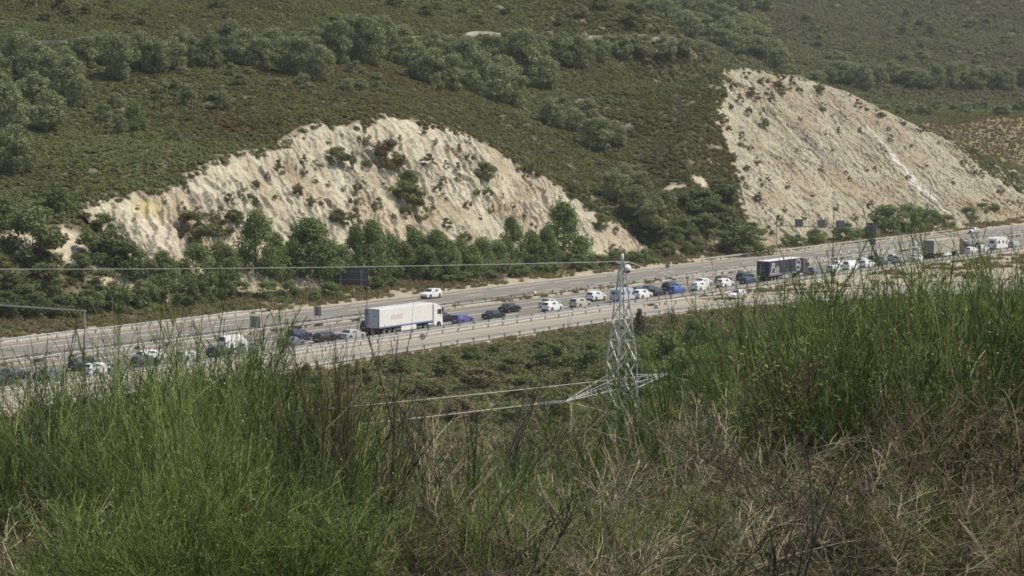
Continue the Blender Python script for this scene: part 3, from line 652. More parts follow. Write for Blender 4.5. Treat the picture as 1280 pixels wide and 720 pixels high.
planting('oak', 'oak_tree', [(18, 92, 50, 45), (45, 105, 52, 45), (62, 115, 50, 40), (85, 125, 55, 45), (40, 150, 58, 50), (12, 165, 60, 50), (62, 165, 50, 45), (16, 215, 58, 56), (100, 135, 40, 36), (80, 95, 36, 36), (-10, 120, 55, 50), (30, 75, 34, 34)],
         M['oak'], 'dark grey-green oak', 'in the grove at the left edge', 'tree', 'oaks in the grove at the left edge')
planting('oak', 'oak_tree', [(510, 82, 36, 38), (520, 100, 45, 42), (541, 106, 45, 42), (562, 112, 45, 38), (580, 96, 50, 42), (602, 112, 50, 42), (622, 130, 48, 42), (642, 133, 42, 42), (650, 95, 60, 52), (672, 92, 46, 42), (682, 112, 40, 38), (700, 82, 40, 42),
         (725, 84, 40, 38), (560, 80, 34, 38), (615, 82, 40, 40), (500, 62, 30, 36), (540, 75, 34, 36), (640, 70, 34, 38), (590, 118, 30, 34), (630, 108, 40, 40)],
         M['oak'], 'grey-green oak', 'in the wooded gully head', 'tree', 'oaks in the gully head')
planting('oak', 'oak_tree', [(748, 78, 30, 32), (776, 72, 28, 32), (806, 72, 28, 34), (832, 74, 30, 32), (856, 72, 25, 30), (760, 66, 22, 26), (792, 62, 20, 26), (880, 78, 24, 30)],
         M['oak'], 'small grey-green oak', 'in the row under the track end', 'tree', 'small oaks under the track end')
planting('oak', 'oak_tree', [(690, 160, 38, 36), (716, 165, 30, 36), (745, 186, 40, 46), (766, 182, 30, 36), (735, 152, 28, 30), (700, 138, 26, 28), (770, 250, 38, 40), (792, 268, 36, 38), (816, 286, 40, 42), (800, 244, 30, 32), (780, 232, 26, 28), (832, 268, 30, 34)],
         M['oak'], 'pale grey-green oak', 'down the gully between the cuttings', 'tree', 'oaks down the gully between the cuttings')
planting('oak', 'oak_tree', [(235, 132, 28, 24), (280, 137, 24, 24), (130, 152, 22, 22), (150, 168, 25, 22), (220, 176, 14, 16), (145, 135, 20, 20)], M['oak'], 'small lone oak', 'among the heather of the left slope', 'tree', 'lone oaks in the heather')
planting('willow', 'willow_tree', [(167, 165, 38, 34)], M['willow'], 'bright green young tree', 'standing alone on the left heather slope', 'tree', 'lone green tree')
planting('bush', 'hill_bush', [(R.uniform(0, 900), R.uniform(8, 34), R.uniform(9, 18), R.uniform(14, 26)) for i in range(34)], M['heather'], 'low rounded bush', 'on the top slope above the track', 'bush', 'bushes above the track')
planting('bush', 'hill_bush', [(R.uniform(90, 640), R.uniform(92, 125), R.uniform(10, 20), R.uniform(14, 26)) for i in range(26)], M['oak'], 'small grey-green bush', 'below the oak belt', 'bush', 'bushes below the oak belt')
L = [(815 + 22 * i + J(8), 30 + 6 * (i % 3) + 5 * i + J(5), 36 + J(8), 40 + J(8)) for i in range(7)] + [(900 + 20 * i + J(6), 62 + 6 * i + J(4), 30 + J(6), 36 + J(6)) for i in range(5)] + [(850 + 24 * i + J(6), 14 + J(5), 30 + J(6), 36 + J(6)) for i in range(5)] + [(885 + 20 * i, 40 + J(6), 32 + J(5), 40) for i in range(4)]
planting('oak', 'oak_tree', L, M['oak'], 'hazy grey-green oak', 'in the wood behind the tall cutting', 'tree', 'oaks in the wood behind the tall cutting', 430)
L = [(985 + 12.5 * i + J(5), 108 + 4 * math.sin(i) + 0.012 * (12 * i) + J(3), 26 + J(7), 26 + J(6)) for i in range(25)]
planting('oak', 'oak_tree', L, M['oak'], 'dark distant tree', 'in the long hedge line across the far hill', 'tree', 'far hedge line trees', 440)
L = [(1050 + 14 * i + J(5), 142 + J(4), 15 + J(5), 18 + J(5)) for i in range(17)]
planting('bush', 'hedge_bush', L, M['oak'], 'low distant bush', 'in the row above the dry field', 'bush', 'far bushes above the dry field', 440)
L = [(1000 + 260 * R.random(), 20 + 60 * R.random(), 14 + J(5), 16 + J(5)) for i in range(26)]
planting('bush', 'hill_bush', L, M['oak'], 'small scattered bush', 'on the far hillside', 'bush', 'scattered bushes on the far hillside', 440)
# trees at the foot of the long cutting
planting('willow', 'willow_tree', [(320, 350, 86, 60), (388, 354, 78, 84), (445, 345, 62, 38), (466, 352, 74, 52), (488, 345, 52, 40), (520, 348, 58, 46), (546, 350, 60, 52), (575, 346, 46, 42), (602, 342, 46, 42), (640, 330, 60, 36), (664, 330, 36, 42),
         (704, 328, 72, 62), (245, 358, 52, 56), (365, 350, 50, 40), (425, 352, 44, 40), (283, 352, 46, 44), (345, 352, 58, 40), (410, 352, 52, 44), (505, 350, 46, 40), (533, 352, 44, 40), (588, 346, 40, 40), (620, 340, 40, 40), (684, 330, 44, 40), (560, 350, 50, 40), (205, 358, 44, 46), (725, 330, 34, 36)],
         M['willow'], 'leafy green tree', 'at the foot of the long cutting', 'tree', 'trees at the foot of the long cutting')
planting('bush', 'roadside_bush', [(300, 372, 24, 34), (335, 374, 26, 36), (362, 372, 24, 30), (393, 377, 15, 20), (415, 372, 22, 32), (470, 362, 18, 26), (492, 360, 14, 18), (560, 356, 14, 22), (580, 354, 16, 24), (612, 350, 14, 26), (650, 346, 18, 30), (676, 344, 18, 28),
         (690, 342, 16, 24), (724, 338, 22, 30), (745, 335, 20, 32), (770, 331, 20, 34), (792, 330, 18, 28), (808, 328, 20, 26), (835, 322, 22, 30), (860, 318, 18, 24)],
         M['willow'], 'rounded green bush', 'along the verge under the trees', 'bush', 'bushes along the far verge')
planting('bush', 'roadside_bush', [(10, 395, 34, 46), (45, 400, 36, 50), (80, 398, 34, 46), (112, 394, 36, 46), (145, 390, 38, 48), (178, 386, 40, 48), (208, 382, 38, 46), (236, 380, 36, 44), (262, 378, 34, 42), (20, 365, 34, 46), (60, 360, 36, 46), (180, 355, 36, 44),
         (205, 360, 34, 40), (130, 362, 30, 40), (282, 374, 26, 34)],
         M['bank'], 'shaggy green bush', 'on the bank left of the long cutting', 'bush', 'bushes on the left bank')
planting('bush', 'bank_tree', [(42, 322, 70, 84), (115, 330, 46, 56), (142, 334, 52, 56), (160, 345, 44, 50), (72, 262, 30, 44), (100, 345, 30, 40), (5, 285, 40, 46), (128, 290, 26, 36)],
         M['bank'], 'dense dark shrubby tree', 'on the slope left of the long cutting', 'tree', 'shrubby trees left of the long cutting')
planting('bush', 'gully_bush', [(878, 268, 36, 54), (906, 252, 24, 36), (862, 262, 26, 40), (924, 318, 40, 78), (880, 290, 26, 44), (855, 295, 22, 36), (905, 282, 30, 44), (940, 300, 24, 40), (842, 300, 20, 30), (895, 238, 16, 28), (870, 312, 16, 30)],
         M['bank'], 'dark dense bush', 'between the gully and the tall cutting', 'bush', 'bushes left of the tall cutting')
planting('bush', 'cutting_bush', [(1057, 302, 26, 38), (1110, 292, 40, 52), (1136, 290, 36, 46), (1162, 286, 26, 40), (1182, 284, 18, 26), (1212, 276, 20, 26), (1228, 266, 14, 18), (1242, 267, 14, 18), (1020, 306, 22, 30), (985, 306, 14, 24), (1000, 309, 14, 26), (1085, 298, 16, 30)],
         M['willow'], 'green bush', 'along the foot of the tall cutting', 'bush', 'bushes at the foot of the tall cutting')
# shrubs dotted over the rock: (x, y, width, height)
RS1 = [(422, 204, 26, 16), (349, 217, 14, 14), (380, 218, 9, 9), (370, 246, 17, 16), (393, 228, 7, 7), (307, 247, 18, 12), (318, 235, 14, 10), (396, 208, 12, 8), (380, 203, 10, 8), (363, 177, 6, 6), (484, 210, 36, 26), (439, 212, 12, 22), (461, 212, 17, 14), (446, 240, 12, 11), (455, 229, 8, 7),
       (481, 236, 8, 8), (510, 236, 24, 18), (505, 252, 32, 20), (531, 168, 13, 12), (535, 207, 20, 12), (558, 210, 8, 8), (572, 214, 10, 9), (571, 226, 11, 9), (554, 230, 9, 8), (546, 240, 10, 9), (606, 224, 28, 16), (587, 202, 14, 10), (574, 191, 8, 9), (586, 180, 6, 6), (555, 250, 11, 9), (526, 244, 9, 8),
       (597, 246, 10, 10), (609, 246, 12, 11), (627, 248, 7, 6), (668, 219, 18, 13), (649, 213, 10, 8), (657, 224, 8, 7), (456, 182, 14, 20), (319, 258, 14, 9), (285, 258, 18, 13), (271, 272, 20, 14), (293, 280, 22, 14), (278, 293, 24, 14), (240, 296, 34, 26), (257, 318, 40, 30), (387, 259, 13, 13),
       (424, 280, 22, 14), (365, 288, 6, 6), (399, 256, 8, 8), (472, 262, 14, 12), (444, 256, 14, 14), (443, 282, 18, 18), (427, 280, 14, 12), (493, 275, 9, 8), (505, 270, 18, 14), (528, 274, 20, 15), (517, 258, 26, 18), (585, 260, 10, 9), (614, 265, 9, 9), (559, 285, 14, 10), (512, 292, 12, 11), (580, 302, 16, 12),
       (666, 296, 14, 14), (750, 286, 22, 14), (793, 288, 16, 10), (769, 290, 8, 7), (767, 315, 12, 10), (715, 240, 14, 12), (735, 262, 12, 10), (228, 262, 9, 10), (172, 262, 6, 5), (150, 285, 5, 5), (205, 255, 8, 8), (345, 250, 8, 7), (335, 222, 7, 6), (412, 180, 6, 6), (500, 175, 7, 5), (545, 180, 6, 6), (620, 215, 7, 6), (640, 260, 7, 6),
       (690, 265, 8, 7), (700, 252, 6, 6), (655, 270, 7, 6), (600, 275, 7, 6), (540, 262, 8, 8), (472, 290, 8, 8), (430, 238, 7, 6), (410, 232, 6, 6), (232, 240, 10, 10), (262, 285, 16, 12), (250, 270, 14, 12)]
RS2 = [(904, 123, 11, 10), (904, 154, 13, 10), (928, 170, 6, 6), (946, 205, 8, 8), (922, 227, 15, 13), (904, 248, 17, 12), (927, 184, 13, 10), (953, 158, 11, 18), (941, 124, 20, 12), (1022, 117, 16, 12), (1029, 139, 10, 9), (1073, 135, 10, 9), (1099, 146, 13, 9), (1081, 138, 7, 6), (1112, 176, 8, 8), (1111, 163, 5, 5), (1048, 166, 7, 6),
       (1031, 169, 5, 5), (996, 191, 5, 5), (1026, 213, 7, 6), (1062, 227, 7, 6), (1057, 218, 6, 5), (1093, 215, 7, 6), (1082, 214, 6, 5), (1158, 208, 5, 4), (1217, 217, 11, 8), (1227, 221, 8, 7), (1227, 201, 7, 6), (1173, 181, 5, 4), (1218, 194, 12, 9), (1128, 156, 10, 7), (1182, 173, 14, 9), (948, 251, 10, 9), (932, 236, 8, 7), (960, 225, 7, 6),
       (1014, 246, 6, 5), (946, 252, 10, 8), (1088, 261, 10, 8), (981, 264, 6, 5), (974, 281, 10, 10), (960, 293, 13, 11), (1019, 296, 12, 10), (1156, 263, 10, 8), (908, 248, 20, 14), (875, 260, 30, 20), (912, 105, 8, 8), (930, 98, 9, 8), (965, 128, 12, 8), (978, 118, 14, 9), (915, 138, 7, 8), (938, 188, 7, 6), (1000, 150, 5, 5), (1040, 190, 5, 4),
       (1140, 185, 6, 5), (1190, 230, 7, 6), (1250, 240, 9, 8), (1265, 222, 8, 7), (1060, 120, 9, 7), (1150, 165, 9, 7), (1240, 207, 9, 7), (955, 106, 14, 9), (970, 110, 16, 9), (985, 112, 12, 8), (990, 104, 10, 7), (975, 100, 12, 7), (1000, 116, 9, 7), (960, 118, 10, 8), (918, 112, 9, 10), (925, 128, 10, 9), (912, 165, 8, 8), (935, 142, 9, 8), (935, 215, 10, 9), (918, 200, 9, 8), (950, 232, 9, 8), (985, 235, 7, 6), (1105, 190, 7, 6), (1075, 165, 6, 5), (1135, 225, 7, 6), (1205, 205, 7, 6), (1005, 275, 8, 7), (1045, 262, 8, 7), (1068, 275, 9, 7)]
M['grow'] = M['rockshrub']
def shrubs(L, where, group):
    P = hits([(q[0], q[1]) for q in L], 190); order = sorted(range(len(L)), key=lambda i: L[i][0])
    for i, q in enumerate(L):
        for fc in FACES:
            loc = fc.ray_cast(Vector((0, 0, CAM_H)), Vector(ray(q[0], q[1])).normalized())[0]
            if loc is not None and loc.y < P[i][1] + 12: P[i] = loc
    for rank, i in enumerate(order):
        k = P[i][1] / F; q = L[i]; w = q[2] * k * 1.50; h = q[3] * k * 1.55
        o = link('rock_shrub', R.choice(CROWN['shrub' if q[2] < 22 else 'bush']), M['rockshrub'], loc=(P[i][0], P[i][1], P[i][2] - 0.08 * h), rotz=R.uniform(0, 6.28), scale=(w, w, h), slot=True)
        size = 'tiny' if q[2] < 8 else 'small' if q[2] < 16 else 'broad'
        tag(o, f'{size} dark shrub on the pale rock, {ordw(rank + 1)} from the left {where}', 'shrub', group)
shrubs(RS1, 'across the long cutting', 'shrubs on the long cutting'); shrubs(RS2, 'across the tall cutting', 'shrubs on the tall cutting')
# the slope below the slip road
planting('bush', 'slope_bush', [(395, 498, 34, 30), (560, 470, 30, 50), (600, 490, 34, 60), (640, 470, 30, 46), (690, 462, 36, 60), (735, 480, 44, 56), (660, 500, 34, 52), (520, 500, 30, 50), (450, 480, 26, 44), (480, 520, 34, 54), (575, 530, 36, 56), (700, 530, 40, 60), (640, 535, 36, 54), (430, 520, 30, 44),
         (740, 450, 24, 36), (590, 452, 22, 34), (500, 468, 22, 40), (545, 500, 26, 40), (620, 446, 18, 26), (675, 440, 18, 24)],
         M['scrub'], 'brown-green bush', 'on the slope under the slip road', 'bush', 'bushes on the slope under the slip road', 60)
planting('willow', 'slope_tree', [(866, 440, 42, 36), (885, 442, 34, 34), (384, 482, 28, 22)], M['willow'], 'dark green young tree', 'beside the slip road rail', 'tree', 'young trees by the slip road', 60)
planting('bush', 'broom_bush', [(830, 480, 70, 84), (870, 490, 64, 80), (800, 500, 60, 70), (915, 470, 60, 80)], M['willow'], 'bright green broom bush', 'on the slope right of the pylon', 'bush', 'broom bushes right of the pylon', 60)

# ------------------------------------------------------------------ guard rails
_rm = MB(); _rm.box((-0.055, -0.09, -0.5), (0.055, 0.09, 0.74)); POST = _rm.mesh('post')
_sb = MB().box((-0.10, -0.06, 0.45), (0.10, 0.06, 0.74)); SPACER = _sb.mesh('spacer')
PROF = [(-0.00, 0.44), (0.07, 0.49), (0.07, 0.54), (0.0, 0.585), (0.0, 0.615), (0.07, 0.66), (0.07, 0.71), (0.0, 0.76)]
def guard_rail(tf, s0, s1, side, m, label, step=4.0, name='guard_rail', posts=True, terminal=None):
    f = tf if callable(tf) else (lambda s: tf); ox, oy = xy(s0, f(s0)); root = empty(name, (ox, oy, 0))
    ss = np.linspace(s0, s1, max(2, int((s1 - s0) / 4) + 1)); V = []
    for s in ss:
        for dt, z in PROF:
            x, y = xy(s, f(s) + side * (0.10 + dt)); V.append((x - ox, y - oy, z))
    for s in ss:
        for dt, z in PROF[::-1]:
            x, y = xy(s, f(s) + side * (0.085 + dt)); V.append((x - ox, y - oy, z))
    n = len(ss); p = len(PROF); Fq = []
    for b in (0, n * p):
        for i in range(n - 1):
            for j in range(p - 1): Fq.append((b + i * p + j, b + i * p + j + 1, b + (i + 1) * p + j + 1, b + (i + 1) * p + j))
    link('rail', mk_mesh('rail', V, np.array(Fq)), m, root)
    if posts:
        for s in np.arange(s0 + 0.3, s1, step):
            x, y = xy(s, f(s)); q = link('post', POST, M['galv_dark'], root, (x - ox, y - oy, 0), math.pi / 2 - A_ROAD)
    if terminal:
        x, y = xy(s0 if terminal[0] < 0 else s1, f(s0 if terminal[0] < 0 else s1) + side * 0.13); link('terminal', MB().box((-0.35, -0.1, 0.3), (0.35, 0.1, 0.8), 0.05).mesh('terminal'), terminal[1], root, (x - ox, y - oy, 0), math.pi / 2 - A_ROAD)
    return tag(root, label, 'guard rail', 'guard rails')
M['yellow'] = mat('yellow_marker', (0.55, 0.46, 0.10), rough=0.6)
M['white_paint'] = mat('white_marker', (0.72, 0.71, 0.68), rough=0.6)
VR = lambda px, t: s_at(px, t)
guard_rail(-2.8, SL, VR(330, -3), 1, M['galv'], 'galvanised guard rail along the far verge left of the trees')
guard_rail(-2.8, VR(876, -3), VR(1190, -3), 1, M['galv'], 'galvanised guard rail with yellow end along the foot of the tall cutting', terminal=(-1, M['yellow']))
guard_rail(11.7, SL, VR(672, 12), -1, M['galv_dark'], 'weathered guard rail along the median left of the white terminal', terminal=(1, M['white_paint']))
guard_rail(12.0, VR(690, 12), SR, -1, M['galv'], 'pale guard rail along the median beside the far carriageway')
guard_rail(13.5, SL, VR(560, 13), 1, M['galv'], 'galvanised guard rail along the median behind the queue on the left')
guard_rail(13.9, VR(840, 14), SR, 1, M['galv'], 'galvanised guard rail along the planted median on the right')
guard_rail(29.5, SL, VR(1330, 29), -1, M['galv'], 'long galvanised guard rail on the near side of the traffic queue')
guard_rail(lambda s: t_far(s) - 0.7, SL, VR(1230, 50), 1, M['galv'], 'guard rail on the far side of the pale slip road')
guard_rail(lambda s: t_near(s) + 0.5, SL, VR(1230, 60), -1, M['galv'], 'guard rail on the near side of the pale slip road')
# kerb-like concrete strips that show pale below the rails
def kerb(tc, w, h, label, s0, s1, off=None):
    ss = np.arange(s0, s1, 5.0); f = (lambda s: tc) if off is None else (lambda s: off(s) + tc); V = []
    for s in ss:
        for dt, z in ((-w / 2, -0.05), (-w / 2 + 0.03, h), (w / 2 - 0.03, h), (w / 2, -0.05)): V.append((*xy(s, f(s) + dt), z))
    n = len(ss); Fq = [(i * 4 + j, i * 4 + j + 1, i * 4 + 5 + j, i * 4 + 4 + j) for i in range(n - 1) for j in range(3)]
    return tag(link('kerb', mk_mesh('kerb', V, np.array(Fq)), M['concrete']), label, 'kerb', kind='structure')
kerb(-4.0, 0.9, 0.10, 'pale concrete gutter at the back of the far verge', SL, VR(340, -3)); kerb(12.7, 0.6, 0.12, 'concrete strip along the median', SL, SR)
kerb(30.7, 0.7, 0.12, 'concrete strip between queue and slip road', SL, VR(1300, 30)); kerb(1.3, 0.5, 0.10, 'concrete edge of the slip road', SL, VR(1200, 60), t_near)

# ------------------------------------------------------------------ signs and gantries
M['sign_back'] = mat('sign_back_grey', (0.19, 0.19, 0.195), (0.24, 0.24, 0.245), 0.6, 0.6, 0.3, 0.2)
M['sign_dark'] = mat('sign_back_dark', (0.085, 0.087, 0.09), (0.11, 0.112, 0.115), 0.6, 0.6, 0.3, 0.2)
M['sign_red'] = mat('sign_red', (0.30, 0.06, 0.05), rough=0.6); M['sign_white'] = mat('sign_white', (0.62, 0.60, 0.56), rough=0.6); M['sign_ink'] = mat('sign_ink', (0.05, 0.05, 0.05), rough=0.6)
M['sign_green'] = mat('sign_green_grey', (0.17, 0.23, 0.20), (0.20, 0.26, 0.225), 0.6, 0.6)
YAW = math.pi / 2 - A_ROAD                       # heading of the road; local +x runs along it, local +y away from the viewer
def spot(px, t, z=0.0):
    s = s_at(px, t, z); x, y = xy(s, t); return (x, y, float(H(np.array([x]), np.array([y]))[0]))
def gantry(pxl, tl, tr, h, panels, label):
    x0, y0, z0 = spot(pxl, tl, 3); s = st(x0, y0)[0]; root = empty('sign_gantry', (x0, y0, -0.05), YAW); Wd = (tr - tl) * TS        # local -y runs across the road towards the viewer
    link('upright', MB().box((-0.09, -0.09, 0), (0.09, 0.09, h), 0.02).mesh('upright'), M['galv'], root)
    link('upright', MB().box((-0.09, -Wd - 0.09, 0), (0.09, -Wd + 0.09, h), 0.02).mesh('upright'), M['galv_dark'], root)
    link('crossbeam', MB().box((-0.15, -Wd - 0.2, h + 0.002), (0.15, 0.2, h + 0.20), 0.02).mesh('crossbeam'), M['galv_dark'], root)
    for y, w, hh in panels:
        p = link('sign_panel', MB().box((0.18, -y - w / 2, h - 0.1), (0.24, -y + w / 2, h + hh), 0.01).mesh('sign_panel'), M['sign_back'], root)
        link('bracket', MB().box((0.15, -y - 0.06, h + 0.05), (0.178, -y + 0.06, h + hh * 0.9)).mesh('bracket'), M['galv_dark'], p)
    return tag(root, label, 'gantry', 'sign gantries')
gantry(971, -3.6, 12.6, 6.0, [(5.4, 2.0, 1.7), (11.0, 2.0, 1.7), (15.6, 2.1, 1.7)], 'sign gantry with three grey panels in front of the tall cutting')
gantry(-27, -3.6, 12.6, 5.9, [], 'bare gantry over the far carriageway at the left edge')
def board(px, t, w, h, zb, m, label, name='sign_board', legs=2, yaw=0.0, rim=True):
    x, y, z = spot(px, t, zb); root = empty(name, (x, y, z - 0.02), YAW + yaw)
    p = link('panel', MB().box((-0.03, -w / 2, zb), (0.03, w / 2, zb + h), 0.01).mesh('panel'), m, root)
    if rim: link('stiffener', MB().box((-0.055, -w / 2 + 0.05, zb + h * 0.3), (-0.032, w / 2 - 0.05, zb + h * 0.3 + 0.08)).box((-0.055, -w / 2 + 0.05, zb + h * 0.75), (-0.032, w / 2 - 0.05, zb + h * 0.75 + 0.08)).mesh('stiffener'), M['galv_dark'], p)
    for k in range(legs):
        yy = 0 if legs == 1 else (-0.3 + 0.6 * k) * w
        link('leg', MB().box((-0.15, yy - 0.05, -0.2), (-0.078, yy + 0.05, zb + h * 0.9)).mesh('leg'), M['galv'], root)
    return tag(root, label, 'sign')
board(439, -11.5, 6.4, 3.1, 1.0, M['sign_dark'], 'large dark sign back half hidden by trees under the long cutting', yaw=0.35, legs=3)
board(1089, -3.6, 2.6, 3.2, 1.4, M['sign_dark'], 'tall dark sign back beside the gantry')
board(1091, 12.8, 1.4, 1.4, 2.2, M['sign_back'], 'small square grey sign back on the median near the gantry', legs=1)
board(397, 12.6, 1.35, 1.45, 1.5, M['sign_back'], 'grey rectangular sign back on two legs left of the white truck')
board(319, 12.7, 2.0, 1.7, 0.9, M['sign_green'], 'greenish sign board on the median behind the broom')
board(697, -9.0, 1.1, 0.9, 1.6, M['sign_dark'], 'small dark sign back among bushes left of the pylon top', legs=1)
board(997, -8.0, 1.2, 1.3, 1.2, M['sign_dark'], 'small dark sign back under the gantry beam', legs=1)
def disc(px, t, r, zc, face, label, cat='sign', faces_viewer=True, shape='round'):
    x, y, z = spot(px, t, zc); yaw = math.atan2(-y, -x) if faces_viewer else YAW; root = empty('round_sign' if shape == 'round' else 'warning_sign', (x, y, z - 0.02), yaw)
    link('pole', MB().cyl((0, 0, -0.2), 0.04, zc + 0.2 + r * 0.8, n=8).mesh('pole', True), M['galv'], root)
    n = 20 if shape == 'round' else 3
    def plate(rr, x0, x1):
        V = [(x0 if k == 0 else x1, rr * math.sin(2 * math.pi * i / n), zc + rr * math.cos(2 * math.pi * i / n)) for k in (0, 1) for i in range(n)]
        return MB().add(V, [tuple(range(n)), tuple(range(n, 2 * n))] + [(i, (i + 1) % n, n + (i + 1) % n, n + i) for i in range(n)]).mesh('plate')
    b = link('plate', plate(r, 0.045, 0.07), face[0], root)
    if len(face) > 1:
        link('face', plate(r * 0.72, 0.072, 0.076), face[1], b)
        ink = MB()
        if shape == 'round': ink.box((0.078, -0.25 * r, zc - 0.32 * r), (0.081, -0.03 * r, zc + 0.32 * r)).box((0.078, 0.06 * r, zc - 0.32 * r), (0.081, 0.3 * r, zc + 0.32 * r))
        else: ink.box((0.078, -0.08 * r, zc - 0.15 * r), (0.081, 0.08 * r, zc + 0.38 * r)).box((0.078, -0.08 * r, zc - 0.32 * r), (0.081, 0.08 * r, zc - 0.2 * r))
        link('symbol', ink.mesh('symbol'), M['sign_ink'], b)
    return tag(root, label, cat)
disc(528, 41.6, 0.42, 2.3, (M['sign_red'], M['sign_white']), 'round red-rimmed traffic sign below the white truck')
disc(834, 12.7, 0.5, 2.9, (mat('sign_back_pinkish', (0.23, 0.20, 0.205), rough=0.6),), 'round grey sign back on the median behind the blue hatchback', faces_viewer=False)
disc(820, 43.0, 0.5, 2.0, (M['sign_red'], M['sign_white']), 'triangular warning sign right of the pylon and small pine', shape='tri')
# white marker posts on the median to the right of the gantry
_mk = MB().cyl((0, 0, -0.1), 0.09, 1.05, n=8).cyl((0, 0, 0.95), 0.09, 0.05, n=8, r2=0.04); MARK = _mk.mesh('marker_post', True)
for i in range(15):
    x, y, z = spot(1040 + 10.5 * i, 10.6, 0.5)
    o = link('marker_post', MARK, M['white_paint'], loc=(x, y, z), rotz=YAW, scale=(1.5, 1.5, 1.25)); tag(o, f'white marker post, {ordw(i + 1)} from the left beside the far carriageway', 'post', 'white marker posts')

# ------------------------------------------------------------------ vehicles
def car_shapes(kind):
    """stations along the length (x forward): body rings, glass, lights; returns named meshes"""
    spec = dict(sedan=(4.6, 1.80, 1.45, [(-2.3, .95, .55), (-1.7, 1.0, .62), (-1.05, 1.02, 1.40), (-0.35, 1.02, 1.46), (0.45, 1.0, 1.43), (1.15, 0.98, 1.0), (1.9, .90, .9), (2.3, .72, .7)]),
                hatch=(4.1, 1.76, 1.50, [(-2.05, .95, 1.0), (-1.72, 1.02, 1.40), (-1.0, 1.03, 1.49), (-.2, 1.02, 1.50), (.45, 1.0, 1.45), (1.1, .98, 1.0), (1.75, .88, .90), (2.05, .72, .70)]),
                estate=(4.7, 1.80, 1.48, [(-2.35, .95, .98), (-2.0, 1.0, 1.36), (-1.2, 1.02, 1.47), (-.3, 1.02, 1.49), (.45, 1.0, 1.44), (1.15, .98, 1.0), (1.95, .90, .90), (2.35, .72, .70)]),
                suv=(4.5, 1.86, 1.68, [(-2.25, 1.05, 1.10), (-1.92, 1.12, 1.55), (-1.1, 1.14, 1.66), (-.3, 1.14, 1.68), (.40, 1.12, 1.62), (1.05, 1.08, 1.12), (1.9, 1.0, 1.02), (2.25, .82, .80)]),
                van=(5.2, 1.98, 2.0, [(-2.6, 1.2, 1.2), (-2.52, 1.22, 1.92), (-1.5, 1.22, 2.0), (-.2, 1.22, 2.0), (1.0, 1.2, 1.93), (1.75, 1.12, 1.16), (2.35, 1.0, 1.02), (2.6, .8, .78)]))[kind]
    Lg, Wd, Ht, stn = spec; hw = Wd / 2; base = 0.24 if kind in ('suv', 'van') else 0.19; wr = 0.35 if kind in ('suv', 'van') else 0.315
    ax = (Lg * 0.30, -Lg * 0.29)
    xs = sorted(set([round(q[0], 3) for q in stn] + [round(a + d, 3) for a in ax for d in (-wr - .09, -wr * .75, -wr * .35, 0, wr * .35, wr * .75, wr + .09)]))
    X = [q[0] for q in stn]; bl = np.interp(xs, X, [q[1] for q in stn]); tp = np.interp(xs, X, [q[2] for q in stn])
    rings = []
    for x, b, t in zip(xs, bl, tp):
        k = abs(x) / (Lg / 2); w = hw * (1 - 0.16 * max(0, k - 0.72) / 0.28 * 1.2); zb = base
        for a in ax:
            d = abs(x - a)
            if d < wr + 0.08: zb = max(zb, wr + math.sqrt(max(0, (wr + 0.08) ** 2 - d * d)) * 0.98)
        if abs(x) > Lg / 2 - 0.05: zb = max(zb, 0.34)
        zb = min(zb, b - 0.22); hood = t <= b + 0.03; tw = w * (0.80 if hood else 0.80 - 0.13 * min(1, (t - b) / 0.55))
        tz = max(t, b + 0.012) if not hood else b + 0.012
        rings.append([(x, w * 0.86, zb), (x, w * 0.985, zb + 0.06), (x, w, zb + (b - zb) * 0.55), (x, w * 0.965, b), (x, tw, tz), (x, tw * 0.6, tz + 0.035)])
    V = []; Fs = []; m = len(rings[0]) * 2
    for r in rings: V += r + [(x, -y, z) for x, y, z in reversed(r)]
    for i in range(len(rings) - 1):
        for j in range(m): Fs.append((i * m + j, i * m + (j + 1) % m, (i + 1) * m + (j + 1) % m, (i + 1) * m + j))
    Fs += [tuple(range(m)), tuple(range((len(rings) - 1) * m, len(rings) * m))]
    out = {'body': [MB().add(V, Fs).mesh('body')]}
    def ringat(x):
        i = min(range(len(xs)), key=lambda i: abs(xs[i] - x)); return rings[i]
    def side(x0, x1, lo=0.10, hi=0.86):
        res = []
        for sg in (1, -1):
            q = []
            for x, e in ((x0, 0.07), (x1, -0.07)):
                a = [np.interp(x + e, xs, [r[3][k] for r in rings]) for k in (1, 2)]; c = [np.interp(x + e, xs, [r[4][k] for r in rings]) for k in (1, 2)]
                for f in (lo, hi): q.append((x + e, sg * (a[0] + (c[0] - a[0]) * f + 0.012), a[1] + (c[1] - a[1]) * f + 0.004))
            res.append(MB().add(q, [(0, 2, 3, 1)]).mesh('side_window'))
        return res
    def cross(xa, xb, f0=0.10, f1=0.90, nm='windshield', out_=1):
        A = ringat(xa); B = ringat(xb); q = []
        for f in (f0, f1):
            wa = (A[4][1] if A[4][2] > A[3][2] + .1 else A[3][1] * 0.86); wb = B[4][1] * 0.94
            w = wa + (wb - wa) * f; x = A[0][0] + (B[0][0] - A[0][0]) * f; z = A[4][2] + (B[4][2] - A[4][2]) * f + 0.03
            for sg in (-1, 1): q.append((x + out_ * 0.016, sg * w * 0.93, z + 0.012))
        return [MB().add(q, [(0, 1, 3, 2)]).mesh(nm)]
    i_ws = next(i for i, q in enumerate(stn) if q[0] > 0 and q[2] <= q[1] + 0.05); out['windshield'] = cross(stn[i_ws][0], stn[i_ws - 1][0], out_=1)
    if kind == 'sedan': out['rear_window'] = cross(-1.7, -1.05, nm='rear_window', out_=-1); g0, g1 = -1.25, 0.95
    else: out['rear_window'] = cross(stn[0][0], stn[1][0], 0.10, 0.92, 'rear_window', -1); g0, g1 = stn[1][0] + 0.05, stn[i_ws][0] - 0.18
